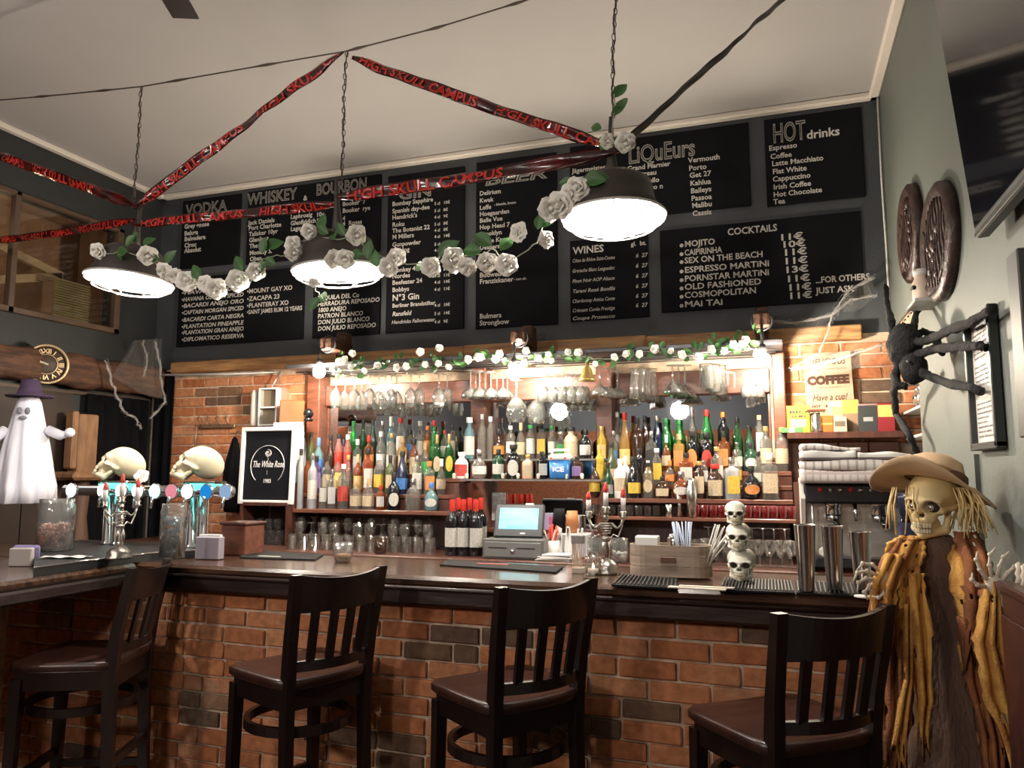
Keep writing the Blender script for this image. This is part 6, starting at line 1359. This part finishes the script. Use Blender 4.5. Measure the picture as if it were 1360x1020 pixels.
for x, rr in ((-.155, .024), (-.10, .028)): c = MB().lathe([(0, 0), (rr, 0), (rr, .012), (rr*.85, .014), (0, .012)], c=(x, -.19, .10 if rr < .025 else .085), seg=20, R=RB).build('pressure_gauge', M['chrome'] if rr > .025 else whp, em)
o = thing('coffee_grinder', 'dark blue-black coffee grinder right of the espresso machine', 'grinder', (.575, 3.98, ez+.0)); MB().box((0, .0, .13), (.09, .13, .26), bv=.01).build('body', mat('grinder_blue', (.02, .025, .06), r=.3), o); MB().lathe([(.03, .26), (.055, .36), (.055, .41), (0, .41)], seg=20).build('hopper', mat('hopper_dark', (.02, .025, .05), r=.15, coat=.4), o); MB().tube([(0, -.07, .10), (0, -.12, .09)], .014, 10).build('chute', M['steel'], o)
o.location = (.575, 4.02, 1.0255); bc2 = MB(); bc2.box((.56, 4.06, 1.0), (.16, .20, .05), bv=.005); tag(bc2.build('counter_extension', M['back_wood_dark']), 'short end of the rear counter in front of the coffee grinder', 'counter')
# towels: striped, folded
def towel_mat(name, base, stripe, n, axis):
    x = mat(name, base, r=.95); nn, l = nt(x); b = nn['Principled BSDF']; tc = nn.new('ShaderNodeTexCoord')
    sep = nn.new('ShaderNodeSeparateXYZ'); l.new(tc.outputs['Object'], sep.inputs[0]); cur = None
    for ax, k in axis:
        m1 = nn.new('ShaderNodeMath'); m1.operation = 'MULTIPLY'; m1.inputs[1].default_value = k; l.new(sep.outputs[ax], m1.inputs[0])
        m2 = nn.new('ShaderNodeMath'); m2.operation = 'FRACT'; l.new(m1.outputs[0], m2.inputs[0]); m3 = nn.new('ShaderNodeMath'); m3.operation = 'LESS_THAN'; m3.inputs[1].default_value = .28; l.new(m2.outputs[0], m3.inputs[0])
        if cur: m4 = nn.new('ShaderNodeMath'); m4.operation = 'MAXIMUM'; l.new(cur, m4.inputs[0]); l.new(m3.outputs[0], m4.inputs[1]); cur = m4.outputs[0]
        else: cur = m3.outputs[0]
    mx = nn.new('ShaderNodeMix'); mx.data_type = 'RGBA'; l.new(cur, mx.inputs[0]); mx.inputs[6].default_value = tuple(base)+(1,); mx.inputs[7].default_value = tuple(stripe)+(1,); l.new(mx.outputs[2], b.inputs['Base Color']); return x
tw1 = towel_mat('towel_a', (.66, .62, .58), (.42, .36, .34), 0, (('X', 26),)); tw2 = towel_mat('towel_b', (.68, .65, .61), (.20, .16, .17), 0, (('Z', 22),)); tw3 = towel_mat('towel_c', (.66, .60, .57), (.50, .42, .40), 0, (('X', 30), ('Z', 24)))
def towel(label, x, y, z, w_, d_, h_, m_, sd, droop=.0):
    o = thing('tea_towel', label, 'towel', (x, y, z), group='folded tea towels'); r = random.Random(sd)
    mb = MB(); n = 20
    prof = [(-d_/2, 0), (-d_/2-.012, h_*.5), (-d_/2, h_), (d_/2, h_), (d_/2+.01, h_*.5), (d_/2, 0)]
    vs = []
    for i in range(n+1):
        t = i/n; xx = (t-.5)*w_
        for yy, zz in prof: vs.append((xx+r.uniform(-.002, .002), yy+.006*math.sin(t*9+sd), zz+.005*math.sin(t*7+sd*2)*(zz > 0)+droop*(t)*(zz > 0)*-1))
    k = len(prof); fs = [(i*k+j, i*k+(j+1) % k, (i+1)*k+(j+1) % k, (i+1)*k+j) for i in range(n) for j in range(k)]+[tuple(reversed(range(k))), tuple(range(n*k, n*k+k))]
    mb.add(vs, fs, True); mb.build('folded_cloth', m_, o); return o
zt = ez+.438; tx = (ex0+ex1)/2
towel('folded checked tea towel, bottom of the pile on the espresso machine', tx, ey+.06, zt, .50, .34, .062, tw3, 1); towel('folded pale checked tea towel, second in the pile on the espresso machine', tx-.002, ey+.06, zt+.064, .495, .33, .046, tw1, 2)
towel('folded black-striped tea towel in the left half of the pile', tx-.122, ey+.06, zt+.112, .25, .32, .045, tw2, 3); towel('folded black-striped tea towel in the right half of the pile', tx+.128, ey+.06, zt+.112, .24, .32, .040, tw2, 5, .01); towel('topmost folded pale tea towel at the left of the pile', tx-.11, ey+.06, zt+.160, .27, .30, .034, tw1, 6, .022)

# ------------------------------------------------------------------ scarecrow skeleton
SCX, SCY = .455, 2.80
sc = thing('scarecrow_skeleton', 'skeleton scarecrow with a tan hat, straw hair and ragged brown and mustard robes', 'decoration', (SCX, SCY, 0))
zs = PY(1240, 668, SCY)[2]; xs = PY(1238, 665, SCY)[0]-SCX
sh_ = skull('skull_head', None, None, (xs, 0, zs), .104, (math.radians(4), math.radians(3), math.radians(-34)), mat('bone_yellow', (.60, .42, .17), r=.45, col2=(.75, .60, .32), scale=7, coat=.15), parent=sc)
MB().ball((.27*.104, -.70*.104, -.05*.104), .011, 10, 8).build('eyeball', M['chrome'], sh_); MB().ball((-.27*.104, -.70*.104, -.05*.104), .011, 10, 8).build('eyeball', M['chrome'], sh_)
hatm = mat('felt_tan', (.66, .46, .28), r=.9, var=.12, scale=6); mb = MB()
def hz(a, q_): return -.055*q_*q_*abs(math.cos(a))**1.5+.035*q_*q_*max(0, -math.sin(a))+.006*math.sin(3*a)*q_
rings = [(.0, .085), (.045, .090), (.075, .070), (.088, .035), (.092, .004), (.105, -.002), (.135, 0), (.165, 0), (.185, 0), (.188, -.003), (.165, -.005), (.10, -.008), (.088, -.004)]
seg = 44; vs = []
for rr, z in rings:
    q_ = max(0, (rr-.092)/.095)
    for i in range(seg): a = 2*PI*i/seg; dent = -.018*math.exp(-(rr/.04)**2)*(1 if rr < .1 else 0); vs.append((rr*math.cos(a)*.98, rr*math.sin(a)*1.0, z+dent+hz(a, q_)))
mb.add(vs, [(j*seg+i, (j+1)*seg+i, (j+1)*seg+(i+1) % seg, j*seg+(i+1) % seg) for j in range(len(rings)-1) for i in range(seg)], True)
ht = thing('hat', None, None, (xs+.012, .03, zs+.070), rot=(math.radians(-14), math.radians(8), math.radians(-30))); ht.parent = sc
mb.build('felt', hatm, ht)
MB().lathe([(.094, .006), (.099, .010), (.096, .028), (.086, .036)], seg=36, cap=False).build('hat_band', mat('band_brown', (.16, .07, .04), r=.8), ht)
MB().tube([(-.06, -.085, .03), (-.03, -.10, .045), (.02, -.10, .035), (.07, -.07, .03)], [.006, .009, .007, .005], 8).build('rope_knot', mat('rope_tan', (.50, .32, .12), r=.8), ht)
strw = mat('straw_hair', (.85, .64, .30), r=.7, var=.15, scale=30); r = random.Random(8)
for k in range(80):
    s_ = k % 9 == 0; bx = xs+(.065+r.uniform(-.015, .045))*(1 if not s_ else -1.1); by = -.02+r.uniform(-.05, .04); a = r.uniform(-.03, .06)*(1 if not s_ else -.6); L = r.uniform(.09, .155)
    MB().tube([(bx, by, zs+.05), (bx+a*.3+.01*(1 if not s_ else -1), by-.015, zs+.05-L*.4), (bx+a, by-.02+r.uniform(-.01, .01), zs+.05-L)], [.0022, .0028, .002], 5).build('straw', strw, sc)
robe = mat('robe_brown', (.085, .048, .034), r=.95, col2=(.19, .115, .08), scale=7, bump=.6, bscale=120, stretch=(1, 1, .35))
shz = zs-.115
mb = MB(); mb.lathe([(.27, 0), (.235, .20), (.19, .45), (.15, .70), (.125, .90), (.118, 1.05), (.125, 1.17), (.115, shz-.10), (.085, shz-.03), (.045, shz+.015)], c=(xs-.0, 0, 0), seg=72, sy=.75, fn=lambda a, z: 1+(.085*math.sin(11*a+z*1.5)+.04*math.sin(23*a+2*z))*max(.15, 1-z/1.25)); mb.build('dress', robe, sc)
mb = MB(); mb.tube([(xs, .01, shz-.05), (xs, .01, zs-.06)], .022, 10); mb.build('neck_bones', M['bone_yellow'], sc)
must = mat('rag_mustard', (.70, .38, .09), r=.95, col2=(.34, .13, .03), scale=11, bump=.7, bscale=140, ramp=(.4, .7)); rust = mat('rag_rust', (.32, .11, .04), r=.95, col2=(.14, .05, .02), scale=10, bump=.6, bscale=130)
def rag(name, pts, ws, m_, sd, folds=3, side=(1, 0, 0)):
    r = random.Random(sd); P = [Vector(p)-Vector((SCX, SCY, 0)) for p in pts]; n = (len(P)-1)*8; nu = 16; S_ = Vector(side)
    def path(t):
        f = t*(len(P)-1); i = min(int(f), len(P)-2); q_ = f-i; q_ = q_*q_*(3-2*q_)*.4+q_*.6; return P[i].lerp(P[i+1], q_), ws[i]+(ws[i+1]-ws[i])*q_
    ph = r.random()*6; vs = []; jag = [r.uniform(0, 1) for _ in range(nu+1)]
    for j in range(n+1):
        t = j/n; c, w_ = path(t)
        for i in range(nu+1):
            s_ = (i/nu-.5); ed = abs(s_)*2; tear = r.uniform(-.006, .006) if ed > .9 else 0
            p = c+S_*(s_*w_*(1+.06*math.sin(t*17+ph)))+Vector((tear, -.016*math.sin(s_*folds*2*PI+ph+t*1.5)-.022*(1-ed*ed), .0))
            if j > n-5: p += Vector((0, 0, -(j-(n-5))*.012*jag[i]*2))
            vs.append(p)
    fs = [(j*(nu+1)+i, j*(nu+1)+i+1, (j+1)*(nu+1)+i+1, (j+1)*(nu+1)+i) for j in range(n) for i in range(nu) if not (r.random() < .035 and 1 < i < nu-2)]
    mb = MB(); mb.add(vs, fs, True); o = mb.build(name, m_, sc); md = o.modifiers.new('thickness', 'SOLIDIFY'); md.thickness = .003; return o
Q = lambda u, v, y: tuple(PY(u, v, y))
rag('sleeve_rag', [Q(1216, 712, 2.80), Q(1203, 722, 2.74), Q(1193, 760, 2.68), Q(1195, 830, 2.68)], [.08, .11, .115, .09], must, 1, 2)
rag('sleeve_rag', [Q(1206, 716, 2.76), Q(1184, 760, 2.66), Q(1176, 790, 2.65), Q(1166, 812, 2.65)], [.07, .09, .085, .06], rust, 2, 2)
rag('sleeve_rag', [Q(1190, 735, 2.65), Q(1176, 775, 2.63), Q(1172, 812, 2.63)], [.05, .075, .06], must, 22, 2)
rag('hanging_rag', [Q(1210, 760, 2.68), Q(1218, 840, 2.66), Q(1226, 930, 2.66), Q(1222, 955, 2.66)], [.065, .075, .045, .03], must, 3, 2)
rag('hanging_rag', [Q(1190, 790, 2.68), Q(1196, 880, 2.68), Q(1196, 960, 2.68), Q(1185, 1000, 2.68)], [.08, .085, .075, .05], rust, 4, 3)
rag('hanging_rag', [Q(1203, 800, 2.66), Q(1204, 900, 2.66), Q(1190, 985, 2.66)], [.035, .03, .045], must, 44, 2)
rag('hanging_rag', [Q(1172, 930, 2.72), Q(1180, 1000, 2.72), Q(1185, 1050, 2.72)], [.07, .08, .06], rust, 45, 2)
rag('sleeve_rag', [Q(1268, 722, 2.80), Q(1282, 740, 2.72), Q(1292, 790, 2.66), Q(1298, 850, 2.64)], [.07, .09, .10, .08], must, 5, 2)
rag('sleeve_rag', [Q(1282, 706, 2.78), Q(1298, 745, 2.68), Q(1305, 800, 2.62), Q(1300, 850, 2.6)], [.07, .08, .09, .08], rust, 6, 2)
rag('hanging_rag', [Q(1318, 770, 2.50), Q(1316, 850, 2.50), Q(1332, 920, 2.50), Q(1350, 990, 2.50)], [.03, .075, .10, .04], must, 7, 3)
rag('hanging_rag', [Q(1290, 820, 2.62), Q(1300, 900, 2.62), Q(1318, 980, 2.62), Q(1325, 1060, 2.62)], [.06, .07, .06, .05], rust, 8, 3)
rag('hanging_rag', [Q(1300, 930, 2.64), Q(1312, 1000, 2.64), Q(1318, 1080, 2.64)], [.035, .035, .03], must, 9, 2)
bonef = mat('finger_bone', (.62, .54, .44), r=.45)
def hand(palm, dirs, name='hand'):
    o = thing(name, None, None, tuple(Vector(palm)-Vector((SCX, SCY, 0)))); o.parent = sc
    MB().ball((0, 0, 0), .024, 12, 8, sc=(1, .5, 1.2)).build('palm', bonef, o)
    for (d0, d1, L, off) in dirs:
        d0, d1 = Vector(d0).normalized(), Vector(d1).normalized(); b = Vector(off); P = [b, b+d0*L*.42, b+d0*L*.42+d1*L*.33, b+d0*L*.42+(d1*2-d0).normalized()*L*.58]
        mb = MB(); mb.tube(P, [.0062, .0052, .0046, .0022], 8)
        for p in P[:3]: mb.ball(p, .0072, 8, 6)
        mb.build('finger', bonef, o)
hand(Q(1176, 770, 2.63), [((-.7, -.2, .7), (-1, -.2, .1), .085, (-.01, 0, .02)), ((-.9, -.2, .4), (-1, -.2, -.2), .09, (-.016, 0, .010)), ((-1, -.2, .1), (-.9, -.2, -.5), .085, (-.018, 0, 0)), ((-1, -.2, -.3), (-.6, -.2, -.8), .075, (-.016, 0, -.010)), ((-.3, -.4, -.7), (-.8, -.2, -.6), .06, (0, -.01, -.018))])
hand(Q(1322, 778, 2.48), [((-.5, -.1, .9), (-.3, -.1, 1), .085, (-.018, 0, .012)), ((-.15, -.1, 1), (.1, -.1, 1), .09, (-.006, 0, .018)), ((.2, -.1, 1), (.35, -.1, .9), .085, (.006, 0, .018)), ((.5, -.1, .8), (.6, -.1, .6), .07, (.016, 0, .012)), ((-.9, -.2, .2), (-.7, -.2, .7), .06, (-.02, 0, -.004))])
for a, b in (((xs-.09, -.05, shz-.06), Vector(Q(1178, 775, 2.64))-Vector((SCX, SCY, 0))), ((xs+.09, -.05, shz-.06), Vector(Q(1318, 790, 2.49))-Vector((SCX, SCY, 0)))):
    a = Vector(a); m_ = (a+b)/2+Vector((0, 0, -.05)); MB().tube([a, m_, b], [.020, .018, .010], 8).build('arm_bone', rust, sc)

# cabinet against the right wall
cb = thing('side_cabinet', 'dark red-brown wooden cabinet with turned pegs on top, behind the scarecrow at the right edge', 'cabinet', (.612, 2.21, 0))
cbm = mat('oxblood_wood', (.055, .016, .014), r=.35, var=.3, scale=4, coat=.2)
MB().box((0, 0, .60), (.10, .46, 1.20), bv=.006).build('body', cbm, cb); MB().box((-.004, 0, 1.213), (.112, .48, .026), bv=.006).build('top', cbm, cb)
for y in (-.115, .115): d = MB().box((-.053, y, .60), (.008, .21, 1.08), bv=.003).build('door', cbm, cb); MB().ball((-.062, y*.3, .7), .010, 8, 6).build('knob', M['steel'], d)
for k, y in enumerate((.20, .15, .04, -.06)): MB().lathe([(.014, 1.226), (.009, 1.24), (.013, 1.25), (.008, 1.262), (.011, 1.275), (0, 1.282)], c=(-.01, y, 0), seg=12).build('peg', bonef, cb)

# ------------------------------------------------------------------ lettering last
flush_text()
for mb, name, m, par in PEND: mb.build(name, m, par)['kind'] = 'stuff'
for o in S.objects:
    if o.type == 'EMPTY' and not o.get('label') and o.parent is None: print('unlabelled', o.name)
print('objects', len(S.objects))
